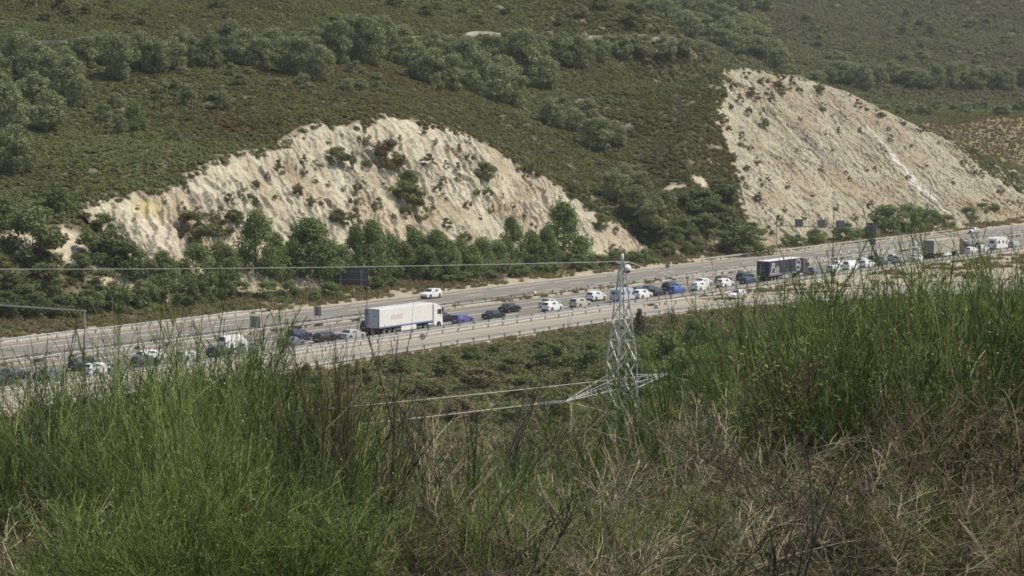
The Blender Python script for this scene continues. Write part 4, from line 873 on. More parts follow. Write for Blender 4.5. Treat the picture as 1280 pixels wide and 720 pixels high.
    cuts = np.linspace(g0, g1, 3 if kind in ('sedan', 'hatch') else 4)
    out['side_window'] = [w for a, b in zip(cuts[:-1], cuts[1:]) for w in side(a, b, hi=0.80 if b < g1 - 0.01 else 0.55)] if kind != 'van' else side(0.55, 1.35, hi=0.6)
    zf = stn[-1][1]; zr = stn[0][1]
    out['headlight'] = [MB().box((Lg / 2 - 0.16, sg * hw * 0.62 - 0.16, zf - 0.16), (Lg / 2 + 0.012, sg * hw * 0.62 + 0.16, zf - 0.03), 0.02).mesh('headlight') for sg in (1, -1)]
    out['tail_light'] = [MB().box((-Lg / 2 - 0.012, sg * hw * 0.70 - 0.13, zr - 0.26), (-Lg / 2 + 0.12, sg * hw * 0.70 + 0.13, zr - 0.05), 0.02).mesh('tail_light') for sg in (1, -1)]
    out['number_plate'] = [MB().box((-Lg / 2 - 0.02, -0.26, 0.52), (-Lg / 2 + 0.02, 0.26, 0.63)).mesh('number_plate')]
    out['bumper'] = [MB().box((sg * Lg / 2 - 0.10, -hw * 0.80, 0.30), (sg * Lg / 2 + 0.10, hw * 0.80, 0.46), 0.04).mesh('bumper') for sg in (-1, 1)]
    out['side_mirror'] = [MB().box((stn[i_ws][0] - 0.42, sg * (hw + 0.06) - 0.09, stn[i_ws][1] + 0.02), (stn[i_ws][0] - 0.28, sg * (hw + 0.06) + 0.09, stn[i_ws][1] + 0.16), 0.03).mesh('side_mirror') for sg in (1, -1)]
    return out, ax, hw, wr
def wheel_meshes(r, w):
    t = MB(); n = 18
    prof = [(r * 0.62, -w / 2), (r * 0.92, -w / 2), (r, -w / 2 + 0.03), (r, w / 2 - 0.03), (r * 0.92, w / 2), (r * 0.62, w / 2)]
    V = [(q * math.cos(2 * math.pi * i / n), y, q * math.sin(2 * math.pi * i / n)) for i in range(n) for q, y in prof]; p = len(prof)
    t.add(V, [(i * p + j, i * p + (j + 1) % p, ((i + 1) % n) * p + (j + 1) % p, ((i + 1) % n) * p + j) for i in range(n) for j in range(p)])
    rm = MB().cyl((0, -w * 0.42, 0), r * 0.62, w * 0.84, 'y', 14)
    for k in range(5):
        a = 2 * math.pi * k / 5; rm.beam((0.1 * r * math.cos(a), w * 0.45, 0.1 * r * math.sin(a)), (0.58 * r * math.cos(a), w * 0.45, 0.58 * r * math.sin(a)), 0.12 * r, 0.05)
    return t.mesh('tyre', True), rm.mesh('rim')
CARS = {k: car_shapes(k) for k in ('sedan', 'hatch', 'estate', 'suv', 'van')}
WH = {}
def add_wheel(root, x, y, r, w):
    if (r, w) not in WH: WH[(r, w)] = wheel_meshes(r, w)
    tm, rm = WH[(r, w)]; o = link('wheel', tm, M['tyre'], root, (x, y, r)); link('rim', rm, M['rim'], o)
    if y < 0: o.rotation_euler = (0, 0, math.pi)
NAMES = dict(sedan='sedan_car', hatch='hatchback_car', estate='estate_car', suv='off_road_car', van='panel_van')
def vehicle_root(name, px, t, back=False):
    s = s_at(px, t, 0.7); x, y = xy(s, t); return empty(name, (x, y, 0.004), YAW + (math.pi if back else 0) + R.uniform(-0.012, 0.012))
def car(kind, colour, px, t, label, back=False, roof=None):
    root = vehicle_root(NAMES[kind], px, t, back); sh, ax, hw, wr = CARS[kind]
    mm = dict(body=M['p_' + colour], windshield=M['glass'], rear_window=M['glass'], side_window=M['glass'], headlight=M['lamp'], tail_light=M['tail'], number_plate=M['plate'], bumper=M['trim'] if kind in ('suv', 'van') else M['p_' + colour], side_mirror=M['p_' + colour])
    for nm, ms in sh.items():
        for me in ms: link(nm, me, mm[nm], root, slot=True)
    for a in ax:
        for sg in (1, -1): add_wheel(root, a, sg * (hw - 0.105), wr, 0.22)
    return tag(root, label, 'van' if kind == 'van' else 'car', 'cars on the motorway')
L1, L2, L3 = 18.6, 22.5, 26.3
def text_mesh(txt, size):
    cu = bpy.data.curves.new('t', 'FONT'); cu.body = txt; cu.size = size; cu.extrude = 0.004; cu.shear = 0.25; o = bpy.data.objects.new('t', cu); COL.objects.link(o)
    bpy.context.view_layer.update(); me = bpy.data.meshes.new_from_object(o.evaluated_get(bpy.context.evaluated_depsgraph_get())); bpy.data.objects.remove(o); bpy.data.curves.remove(cu); me.name = 'lettering'; return me
def truck(px, t, label, box_m, cab_m, livery):
    root = vehicle_root('articulated_truck', px, t); hw = 1.275; x0, x1 = -8.2, 5.4; zb, zt = 1.18, 4.0
    box = link('trailer_box', MB().box((x0, -hw, zb), (x1, hw, zt), 0.03).mesh('trailer_box'), box_m, root)
    tp = link('roof_panel', MB().box((x0 + 0.06, -hw + 0.05, zt + 0.003), (x1 - 0.06, hw - 0.05, zt + 0.05), 0.02).mesh('roof_panel'), livery.get('roof', M['p_white']), box)
    for sg in (1, -1):
        d = link('rear_door', MB().box((x0 - 0.05, min(0.03 * sg, (hw - 0.07) * sg), zb + 0.08), (x0 - 0.004, max(0.03 * sg, (hw - 0.07) * sg), zt - 0.08), 0.01).mesh('rear_door'), livery['door'], box)
        link('lock_rod', MB().cyl((x0 - 0.055, 0.35 * sg, zb + 0.05), 0.02, zt - zb - 0.1, n=6).mesh('lock_rod'), M['galv_dark'], box)
    fr = MB()
    for y in (-hw, hw): fr.box((x0 - 0.045, y - 0.035, zb), (x0 + 0.05, y + 0.035, zt + 0.01))
    fr.box((x0 - 0.045, -hw + 0.037, zt - 0.07), (x0 + 0.05, hw - 0.037, zt + 0.012)).box((x0 - 0.045, -hw + 0.037, zb - 0.02), (x0 + 0.05, hw - 0.037, zb + 0.07)); link('rear_frame', fr.mesh('rear_frame'), M['trim'], box)
    link('chassis', MB().box((x0 + 0.3, -0.45, 0.85), (7.6, 0.45, zb - 0.01)).box((x0 + 0.02, -1.2, 0.55), (x0 + 0.18, 1.2, 0.75)).mesh('chassis'), M['trim'], root)
    for sg in (1, -1):
        link('tail_light', MB().box((x0 - 0.02, sg * 0.95 - 0.2, 0.78), (x0 + 0.08, sg * 0.95 + 0.2, 0.92)).mesh('tail_light'), M['tail'], root)
        link('side_skirt', MB().box((-2.6, sg * 1.24 - 0.03, 0.45), (1.2, sg * 1.24 + 0.03, zb - 0.06), 0.01).mesh('side_skirt'), livery.get('skirt', M['p_white']), root)
        link('mud_flap', MB().box((x0 + 0.55, sg * 0.95 - 0.25, 0.2), (x0 + 0.58, sg * 0.95 + 0.25, 0.8)).mesh('mud_flap'), M['trim'], root)
        for x in (-6.9, -5.55, -4.2, 3.6, 7.1): add_wheel(root, x, sg * 1.06, 0.50, 0.36)
        link('fuel_tank', MB().cyl((4.35, sg * 0.95, 0.72), 0.33, 1.5, 'x', 12).mesh('fuel_tank', True), M['rim'], root)
    cabm = MB(); prof = [(5.85, 0.75), (5.85, 3.75), (6.6, 3.85), (7.75, 3.35), (8.05, 2.2), (8.15, 1.0), (8.15, 0.45), (6.4, 0.45)]
    n = len(prof); V = [(x, y, z) for y in (-1.22, 1.22) for x, z in prof]; cabm.add(V, [tuple(range(n)), tuple(range(n, 2 * n))] + [(i, (i + 1) % n, n + (i + 1) % n, n + i) for i in range(n)])
    cab = link('cab', cabm.mesh('cab'), cab_m, root)
    link('windshield', MB().add([(8.03, -1.08, 2.38), (8.03, 1.08, 2.38), (7.80, 1.02, 3.24), (7.80, -1.02, 3.24)], [(0, 1, 2, 3)]).mesh('windshield'), M['glass'], cab)
    for sg in (1, -1):
        link('side_window', MB().box((6.75, sg * 1.225 - 0.006, 2.2), (7.75, sg * 1.225 + 0.012, 2.95)).mesh('side_window'), M['glass'], cab)
        link('side_mirror', MB().box((7.75, sg * 1.42 - 0.1, 2.2), (7.9, sg * 1.42 + 0.1, 3.0), 0.03).mesh('side_mirror'), M['trim'], cab)
        link('headlight', MB().box((8.1, sg * 0.9 - 0.2, 0.75), (8.17, sg * 0.9 + 0.2, 0.98)).mesh('headlight'), M['lamp'], cab)
        link('wheel_arch', MB().cyl((7.1, sg * 1.13 - 0.105, 0.5), 0.62, 0.21, 'y', 16).mesh('wheel_arch'), M['trim'], cab)
    link('sun_visor', MB().box((7.75, -1.05, 3.27), (8.05, 1.05, 3.40)).mesh('sun_visor'), M['trim'], cab)
    link('cooling_unit', MB().box((x1 + 0.01, -0.9, 2.2), (x1 + 0.38, 0.9, 3.8), 0.04).mesh('cooling_unit'), livery.get('unit', M['trim']), box)
    if 'stripe' in livery:
        for sg in (1, -1): link('stripe', MB().box((x0 + 0.1, sg * (hw + 0.004) - 0.006, zb + 0.02), (x1 - 0.05, sg * (hw + 0.004) + 0.006, zb + 0.22)).mesh('stripe'), livery['stripe'], box)
    return tag(root, label, 'truck', 'articulated trucks'), box, (x0, x1, hw, zb, zt)
M['door_grey'] = mat('door_grey', (0.42, 0.425, 0.43), (0.48, 0.485, 0.49), 1.0, 0.5); M['stripe_blue'] = mat('stripe_blue', (0.16, 0.20, 0.40), rough=0.5); M['pink_ink'] = mat('faded_red_print', (0.62, 0.50, 0.48), rough=0.5); M['grey_ink'] = mat('grey_print', (0.16, 0.165, 0.18), rough=0.5)
M['navy'] = mat('navy_curtain', (0.030, 0.028, 0.062), (0.040, 0.037, 0.078), 0.8, 0.5); M['tan'] = mat('tan_curtain', (0.34, 0.31, 0.24), (0.42, 0.385, 0.30), 0.8, 0.7); M['curtain_grey'] = mat('grey_doors', (0.17, 0.18, 0.16), (0.21, 0.22, 0.20), 0.8, 0.6); M['dim_print'] = mat('dim_print', (0.22, 0.215, 0.25), rough=0.5)
M['box_white'] = mat('box_white', (0.70, 0.69, 0.65), (0.76, 0.75, 0.71), 0.5, 0.45, 0.4)
_, box, g = truck(506, L3 + 0.2, 'long white refrigerated truck with blue stripe and grey rear doors', M['box_white'], M['p_white'], dict(door=M['door_grey'], stripe=M['stripe_blue'], unit=M['trim']))
x0, x1, hw, zb, zt = g
lt = MB()
for k in range(7): lt.box((x0 - 0.058, 0.52, zb + 1.0 + 0.2 * k), (x0 - 0.052, 0.72 + 0.06 * (k % 3), zb + 1.12 + 0.2 * k))
link('door_print', lt.mesh('door_print'), M['grey_ink'], box)
lt = MB().box((x0 - 0.058, -0.95, zb + 1.75), (x0 - 0.052, -0.35, zb + 1.86)); link('door_print', lt.mesh('door_print'), M['grey_ink'], box)
lt = MB()
for k in range(6): lt.box((x0 + 3.0 + 0.5 * k, -hw - 0.006, zb + 1.1), (x0 + 3.36 + 0.5 * k, -hw - 0.003, zb + 1.75 + 0.1 * (k % 2)))
link('side_print', lt.mesh('side_print'), M['pink_ink'], box)
_, box, g = truck(979, L3 + 0.2, 'navy blue curtain-sided truck with white lettering and oval emblem', M['navy'], M['p_darkgrey'], dict(door=M['navy'], skirt=M['p_silver'], roof=M['box_white']))
def lettering(txt, size, x, z, m, face='side'):
    me = text_mesh(txt, size); o = link('lettering', me, m, box)
    if face == 'side': o.matrix_local = Matrix.Translation((x, -hw - 0.012, z)) @ Matrix.Rotation(math.pi / 2, 4, 'X')
    else: o.matrix_local = Matrix.Translation((x0 - 0.062, x, z)) @ Matrix.Rotation(-math.pi / 2, 4, 'Z') @ Matrix.Rotation(math.pi / 2, 4, 'X')
lettering('P', 2.6, x0 + 0.7, zb + 0.65, M['sign_white']); lettering('als', 1.75, x0 + 2.2, zb + 0.72, M['sign_white'])
link('underline', MB().box((x0 + 0.5, -hw - 0.016, zb + 0.40), (x0 + 4.2, -hw - 0.004, zb + 0.52)).mesh('underline'), M['sign_white'], box)
def ring(rx, rz, x, z, wd, m, y):
    V = []; n = 28
    for k in (1.0, 1.0 - wd):
        for i in range(n): V.append((x + rx * k * math.cos(2 * math.pi * i / n), y, z + rz * k * math.sin(2 * math.pi * i / n)))
    return link('emblem_ring', MB().add(V, [(i, (i + 1) % n, n + (i + 1) % n, n + i) for i in range(n)]).mesh('emblem_ring'), m, box)
ring(1.0, 1.15, x1 - 1.7, zb + 1.55, 0.16, M['sign_white'], -hw - 0.012)
link('emblem', MB().box((x1 - 2.3, -hw - 0.014, zb + 1.25), (x1 - 1.1, -hw - 0.004, zb + 1.75)).mesh('emblem'), M['door_grey'], box)
link('lower_band', MB().box((x0 + 0.1, -hw - 0.010, zb + 0.02), (x1 - 2.5, -hw - 0.002, zb + 0.34)).mesh('lower_band'), M['p_grey'], box)
for z, w in ((zb + 1.15, 1.5), (zb + 0.92, 1.1)): link('door_print', MB().box((x0 - 0.06, -0.3, z), (x0 - 0.053, -0.3 + w, z + 0.11)).mesh('door_print'), M['dim_print'], box)
V = []; n = 20
for k in (0.36, 0.29):
    for i in range(n): V.append((x0 - 0.058, 0.65 + k * math.cos(2 * math.pi * i / n), zb + 2.05 + k * math.sin(2 * math.pi * i / n)))
link('door_emblem', MB().add(V, [(i, (i + 1) % n, n + (i + 1) % n, n + i) for i in range(n)]).mesh('door_emblem'), M['dim_print'], box)
truck(1180, L3 - 0.3, 'tan curtain-sided truck with grey rear behind the broom on the right', M['tan'], M['p_brown'], dict(door=M['curtain_grey'], roof=M['tan']))
# motorhome
def motorhome(px, t, label):
    root = vehicle_root('motorhome', px, t); hw = 1.12; prof = [(-3.2, 0.55), (-3.2, 2.75), (-2.9, 2.95), (1.7, 2.95), (2.5, 2.75), (2.6, 2.15), (2.15, 2.05), (2.75, 1.3), (3.3, 1.05), (3.4, 0.5)]
    n = len(prof); V = [(x, y, z) for y in (-hw, hw) for x, z in prof]
    link('body', MB().add(V, [tuple(range(n)), tuple(range(n, 2 * n))] + [(i, (i + 1) % n, n + (i + 1) % n, n + i) for i in range(n)]).mesh('body'), M['p_white'], root)
    link('rear_window', MB().box((-3.22, -0.6, 1.65), (-3.19, 0.6, 2.3), 0.01).mesh('rear_window'), M['glass'], root)
    for sg in (1, -1):
        for a, b, c, d in ((-2.4, -1.3, 1.6, 2.2), (0.1, 1.1, 1.6, 2.2), (2.0, 2.6, 1.35, 1.9)): link('side_window', MB().box((a, sg * hw - 0.012, c), (b, sg * hw + 0.012, d)).mesh('side_window'), M['glass'], root)
        link('tail_light', MB().box((-3.23, sg * 0.9 - 0.1, 0.8), (-3.18, sg * 0.9 + 0.1, 1.15)).mesh('tail_light'), M['tail'], root)
        link('headlight', MB().box((3.3, sg * 0.8 - 0.15, 0.75), (3.42, sg * 0.8 + 0.15, 0.95)).mesh('headlight'), M['lamp'], root)
        for x in (-1.7, 2.3): add_wheel(root, x, sg * 0.98, 0.35, 0.22)
    link('windshield', MB().add([(2.74, -0.95, 1.36), (2.74, 0.95, 1.36), (2.24, 0.9, 2.03), (2.24, -0.9, 2.03)], [(0, 1, 2, 3)]).mesh('windshield'), M['glass'], root)
    link('bumper', MB().box((-3.3, -1.05, 0.45), (-3.16, 1.05, 0.65), 0.02).mesh('bumper'), M['trim'], root)
    return tag(root, label, 'motorhome')
motorhome(1247, L3, 'white motorhome right of the tan truck'); _mh = motorhome(778, L3 - 0.1, 'pale lavender motorhome van seen behind the pylon top'); _mh.scale = (0.80, 0.88, 0.80); _mb = next(c for c in _mh.children if c.name.startswith('body')); _mb.material_slots[0].link = 'OBJECT'; _mb.material_slots[0].material = M['p_lavender']
# near lane of the queue, left to right
for kind, col, px, lab in [('sedan', 'black', -4, 'black sedan cut by the left edge in the near lane'), ('sedan', 'grey', 62, 'grey sedan behind bare broom tips, second car in from the left edge'), ('hatch', 'white', 122, 'white hatchback behind the broom near the left, ahead of a grey sedan'),
        ('suv', 'darkgrey', 182, 'dark grey off-road car hidden by broom on the left, near lane'), ('hatch', 'silver', 236, 'silver hatchback mostly hidden in the broom, near lane'), ('hatch', 'darkgrey', 275, 'dark grey hatchback behind the silver estate'), ('van', 'silver', 315, 'silver estate van with dark side windows behind broom'),
        ('estate', 'grey', 364, 'grey estate car behind the black estate'), ('estate', 'black', 408, 'black estate car behind the silver sedan and truck'), ('sedan', 'silver', 440, 'silver sedan directly behind the white truck'), ('hatch', 'violet', 578, 'violet-blue hatchback in front of the white truck'),
        ('sedan', 'black', 617, 'black sedan ahead of the violet-blue hatchback'), ('suv', 'white', 690, 'white off-road car lower of the white pair mid queue'), ('suv', 'beige', 725, 'beige off-road car ahead of the two white cars'), ('suv', 'white', 803, 'pale silver-white car just right of the pylon'),
        ('hatch', 'black', 822, 'black hatchback behind the bright blue hatchback'), ('hatch', 'blue', 846, 'bright blue hatchback mid queue'), ('suv', 'white', 875, 'white off-road car ahead of the bright blue hatchback'), ('suv', 'white', 906, 'white off-road car, third ahead of the blue hatchback'),
        ('hatch', 'darkblue', 935, 'dark blue hatchback right behind the navy truck'), ('suv', 'grey', 1019, 'grey off-road car in front of the navy truck'), ('hatch', 'white', 1042, 'white hatchback behind the broom tips right of the navy truck'), ('van', 'white', 1064, 'white van behind the broom under the gantry upright'),
        ('suv', 'white', 1084, 'white off-road car right of the gantry upright'), ('hatch', 'darkblue', 1101, 'dark blue car left of the tall green broom'), ('suv', 'silver', 1125, 'silver car hidden behind the tall green broom'), ('sedan', 'white', 1146, 'white sedan just behind the tan truck'),
        ('hatch', 'white', 1214, 'white hatchback between tan truck and motorhome'), ('suv', 'white', 1228, 'white off-road car right behind the white motorhome'), ('hatch', 'silver', 1268, 'silver hatchback near the right edge ahead of the motorhome')]:
    if kind == 'van' and col == 'silver': kind = 'estate'
    car(kind, col, px, L3 + R.uniform(-0.25, 0.25), lab)
for kind, col, px, lab in [('sedan', 'darkgrey', 16, 'dark sedan in the middle lane at the left edge'), ('suv', 'green', 106, 'dark green off-road car in the middle lane on the left'), ('estate', 'white', 188, 'white estate car in the middle lane behind the broom'), ('van', 'white', 292, 'white van in the middle lane left of the silver estate'),
        ('suv', 'darkblue', 374, 'dark blue off-road car in the middle lane above the grey estate'), ('suv', 'black', 466, 'black off-road car beside the rear of the white truck'), ('sedan', 'black', 552, 'black sedan half hidden by the white truck cab'), ('sedan', 'black', 637, 'black sedan alone in the middle lane'),
        ('sedan', 'silver', 687, 'silver sedan upper of the pale pair mid queue'), ('suv', 'white', 745, 'white off-road car left of the lavender motorhome'), ('sedan', 'green', 796, 'dark car behind the pylon in the middle lane'), ('sedan', 'darkgrey', 812, 'dark grey sedan above the black hatchback'),
        ('suv', 'black', 839, 'black off-road car above the bright blue hatchback'), ('sedan', 'white', 879, 'white sedan in the middle lane above a white off-road car'), ('hatch', 'darkgrey', 904, 'dark hatchback in the middle lane above the white cars'), ('suv', 'green', 931, 'dark green off-road car left of the navy truck'),
        ('hatch', 'white', 1050, 'white hatchback in the middle lane under the gantry'), ('sedan', 'white', 1078, 'white sedan in the middle lane right of the gantry'), ('suv', 'black', 1094, 'black off-road car in the middle lane beside the square sign'), ('hatch', 'silver', 1118, 'silver hatchback in the middle lane behind the tall broom'),
        ('suv', 'black', 1212, 'black off-road car in the middle lane right of the tan truck'), ('hatch', 'darkgrey', 1226, 'dark hatchback in the middle lane beside the motorhome'), ('sedan', 'silver', 1256, 'silver sedan in the middle lane at the far right')]:
    car(kind, col, px, L2 + R.uniform(-0.25, 0.25), lab)
car('suv', 'white', 539, 1.7, 'white off-road car driving towards the left on the far carriageway', True)
car('sedan', 'white', 1217, 1.8, 'white sedan alone on the far carriageway at the right', True)
_s = s_at(922, 47, 0.7); car('hatch', 'white', 922, float(t_far(_s) + 3.4), 'white hatchback alone on the pale slip road', True)

# ------------------------------------------------------------------ the lattice pylon, its wires and the marker ball
M['pylon'] = mat('pylon_steel', (0.46, 0.45, 0.41), (0.56, 0.55, 0.505), 0.9, 0.55, 0.4, 0.2); M['porcelain'] = mat('insulator_glass', (0.62, 0.61, 0.57), rough=0.3); M['wire'] = mat('wire_aluminium', (0.60, 0.57, 0.50), rough=0.5, metal=0.15)
PD = 110.0 * SC; pb = at_depth(777, 500, PD); PX, PY = pb[0], PD; PZ = float(H(np.array([PX]), np.array([PY]))[0])
def zpix(py, Y=PD): return float(at_depth(777, py, Y)[2])
root = empty('lattice_pylon', (PX, PY, PZ), math.radians(28)); ztop = zpix(329) - PZ; rot = Matrix.Rotation(math.radians(28), 3, 'Z')
def hwid(z): return np.interp(z, [0, zpix(455) - PZ, ztop], [0.95, 0.88, 0.14])
lv = [0, 1.9] + [zpix(v) - PZ for v in (545, 510, 480, 452, 425, 400, 378, 360, 345, 329)]; lv = sorted(set(round(v, 2) for v in lv if v >= 0))
cor = [(1, 1), (-1, 1), (-1, -1), (1, -1)]
for cx, cy in cor:
    mb = MB()
    for a, b in zip(lv[:-1], lv[1:]): mb.beam((cx * hwid(a), cy * hwid(a), a - (0.4 if a == 0 else 0)), (cx * hwid(b), cy * hwid(b), b), 0.10)
    link('leg', mb.mesh('leg'), M['pylon'], root)
for a, b in zip(lv[:-1], lv[1:]):
    for k in range(4):
        c0 = cor[k]; c1 = cor[(k + 1) % 4]; wa, wb = hwid(a), hwid(b); mb = MB()
        mb.beam((c0[0] * wa, c0[1] * wa, a), (c1[0] * wb, c1[1] * wb, b), 0.055); link('brace', mb.mesh('brace'), M['pylon'], root)
        if b < zpix(370) - PZ: link('brace', MB().beam((c1[0] * wa, c1[1] * wa, a), (c0[0] * wb, c0[1] * wb, b), 0.055).mesh('brace'), M['pylon'], root)
        if lv.index(b) % 2 == 0: link('girt', MB().beam((c0[0] * wb, c0[1] * wb, b), (c1[0] * wb, c1[1] * wb, b), 0.055).mesh('girt'), M['pylon'], root)
link('peak', MB().cyl((0, 0, ztop - 0.1), 0.13, 0.85, n=10).mesh('peak', True), M['pylon'], root); link('peak_arm', MB().box((-0.5, -0.09, ztop), (0.5, 0.09, ztop + 0.14)).mesh('peak_arm'), M['pylon'], root)
za = zpix(484) - PZ; toW = lambda v: np.array(rot @ Vector(v)) + np.array([PX, PY, PZ])
inv = rot.inverted()
tips = []
for px, py, Y in ((834, 465, PD + 9.0), (706, 504, PD - 9.0)):
    w = at_depth(px, py, Y); w[2] = PZ + za; tl = inv @ Vector(w - np.array([PX, PY, PZ])); tips.append(tl)
    near_c = sorted(cor, key=lambda c: (tl - Vector((c[0] * 1.4, c[1] * 1.4, za))).length)[:2]; wz = hwid(za); wu = hwid(za + 0.9); mb = MB()
    for c in near_c: mb.beam((c[0] * wz, c[1] * wz, za), tl, 0.06); mb.beam((c[0] * wu, c[1] * wu, za + 0.9), tl, 0.04)
    a0 = Vector((near_c[0][0] * wz, near_c[0][1] * wz, za)); a1 = Vector((near_c[1][0] * wz, near_c[1][1] * wz, za)); u0 = Vector((near_c[0][0] * wu, near_c[0][1] * wu, za + 0.9))
    for f, gq in ((0.25, 0.4), (0.45, 0.6), (0.65, 0.8)): mb.beam(a0.lerp(tl, f), a1.lerp(tl, gq), 0.03); mb.beam(a0.lerp(tl, f), u0.lerp(tl, gq), 0.03)
    link('crossarm', mb.mesh('crossarm'), M['pylon'], root)
tag(root, 'grey steel lattice pylon rising in front of the motorway', 'pylon')
def wire(a, b, sag, r, label, name='power_line', n=40):
    a = np.array(a); b = np.array(b); k = np.linspace(0, 1, n)[:, None]; P = a * (1 - k) + b * k; P[:, 2] -= (sag * 4 * k * (1 - k))[:, 0]
    V, Fq = tubes(P[None], np.full((1, n), r), 6); return tag(link(name, mk_mesh(name, V, Fq, True), M['wire']), label, 'wire', 'overhead wires'), P
topw = toW((-0.4, 0, ztop + 0.15))
wire(topw, at_depth(-350, 334, 182), 0.35, 0.026, 'bright earth wire running left from the top of the pylon')
_, PW = wire(toW((0.45, 0, ztop + 0.15)), at_depth(1010, 385, 270), 0.6, 0.028, 'earth wire leading right and down from the top of the pylon')
def insulator(a, b, label):
    """a string of glass discs between a and b"""
    a = Vector(a); b = Vector(b); d = b - a; L_ = d.length; o = empty('insulator_string', a); o.rotation_euler = d.to_track_quat('Z', 'Y').to_euler()
    link('rod', MB().cyl((0, 0, 0), 0.03, L_, n=6).mesh('rod'), M['galv'], o); nd = int(L_ / 0.17); me = MB().cyl((0, 0, 0), 0.145, 0.05, n=12, r2=0.06).mesh('disc')
    for i in range(nd): link('disc', me, M['porcelain'], o, (0, 0, 0.08 + i * L_ / nd))
    return tag(o, label, 'insulator', 'insulator strings')
for tl, pins, pend, Yend, lab, k in ((tips[0], (798, 474), (-350, 567), 165, 'upper', 0), (tips[1], (668, 509), (-350, 592), 152, 'lower', 1)):
    tw = toW(tl); d = at_depth(*pend, Yend) - tw; d /= np.linalg.norm(d); e = tw + d * 2.4
    insulator(tw, e, 'string of pale glass discs at the ' + ('right' if k == 0 else 'left') + ' crossarm of the pylon'); wire(e, at_depth(*pend, Yend), 0.5, 0.026, f'{lab} pale power line crossing the brown slope to the left')
    wire(tw, at_depth(1120 + 30 * k, 520 + 40 * k, 250), 1.0, 0.02, f'power line leaving the pylon to the right from the {"right" if k == 0 else "left"} crossarm')
i = int(np.argmin(abs(np.array([project(p)[0] for p in PW]) - 785))); bc = PW[i] - np.array([0, 0, 0.62])
br = 0.36
def sphere(name, r, z0, z1, n=20, m=10):
    a0, a1 = math.asin(z0), math.asin(z1); V = []; 
    for j in range(m + 1):
        a = a0 + (a1 - a0) * j / m
        for i in range(n): V.append((r * math.cos(a) * math.cos(2 * math.pi * i / n), r * math.cos(a) * math.sin(2 * math.pi * i / n), r * math.sin(a)))
    return mk_mesh(name, V, np.array([(j * n + i, j * n + (i + 1) % n, (j + 1) * n + (i + 1) % n, (j + 1) * n + i) for j in range(m) for i in range(n)]), True)
root = empty('marker_ball', bc); link('upper_half', sphere('upper_half', br, -0.35, 1), mat('ball_white', (0.72, 0.69, 0.66), rough=0.5), root); link('lower_half', sphere('lower_half', br, -1, -0.352), mat('ball_red', (0.28, 0.05, 0.05), rough=0.5), root)
tag(root, 'white and red aircraft warning ball on the wire beside the pylon top', 'ball')
# small pine beside the pylon
def pine(px, py, h_px, label, y0=60):
    p = hits([(px, py)], y0)[0]; k = p[1] / F; h = h_px * k; root = empty('pine_tree', p); rng = np.random.default_rng(77)
    V, Fq = tubes(np.array([[[0, 0, -0.1], [0.02, 0, h * 0.5], [0, 0, h]]]), np.array([[0.09, 0.06, 0.012]]), 6); link('trunk', mk_mesh('trunk', V, Fq, True), M['bark'], root)
    C = []; PT = []; RT = []
    for lev in range(11):
        z = h * (0.14 + 0.80 * lev / 11); rr = h * 0.36 * (1 - lev / 11.5) * rng.uniform(0.8, 1.1)
        for q in range(6):
            a = q * 1.047 + lev * 0.5 + rng.uniform(-0.3, 0.3); r1 = rr * rng.uniform(0.7, 1.1); e = np.array([math.cos(a), math.sin(a), 0.35])
            PT.append([[0, 0, z], e * r1 * 0.5 + [0, 0, z], e * r1 + [0, 0, z]]); RT.append([0.025, 0.015, 0.006])
            for f in rng.uniform(0.3, 1.05, 26): C.append(e * r1 * f + [0, 0, z] + rng.normal(0, 0.05 * h / 4, 3))
    link('branch', mk_mesh('branch', *tubes(np.array(PT), np.array(RT), 4)), M['bark'], root); V, Fq = cards(C, 0.13, rng, 2.6); link('needles', mk_mesh('needles', V, Fq), M['pine'], root)
    return tag(root, label, 'tree')
M['pine'] = leafmat('pine_needles', [(0.07, 0.085, 0.055), (0.09, 0.105, 0.07)], 0.3)
pine(799, 424, 42, 'small pine just right of the pylon at the slip road')

# ------------------------------------------------------------------ the foreground: broom, dead broom, bare twigs, grass
def unit(v): return v / (np.linalg.norm(v, axis=-1, keepdims=True) + 1e-9)
def shoots(P, D, L, K, bend, rng, wob=0.0):
    """curved shoots from P along D"""
    q = np.linspace(0, 1, K)[None, :, None]; n = len(P)
    path = P[:, None, :] + D[:, None, :] * (L[:, None, None] * q) + bend[:, None, :] * (L[:, None, None] * q ** 2)
    if wob: path = path + np.cumsum(rng.normal(0, wob, (n, K, 3)), 1) * q
    return path
def offspring(paths, per, lo, hi, rng, spread, lift):
    """points and directions for side shoots growing from the given shoots"""
    N, K, _ = paths.shape; par = np.repeat(np.arange(N), per); f = rng.uniform(lo, hi, len(par)) * (K - 1); i = np.clip(f.astype(int), 0, K - 2); w = (f - i)[:, None]
    P = paths[par, i] * (1 - w) + paths[par, i + 1] * w; T = unit(paths[par, i + 1] - paths[par, i])
    D = unit(T + spread * rng.normal(size=T.shape) + np.array([0, 0, lift])); return P, D
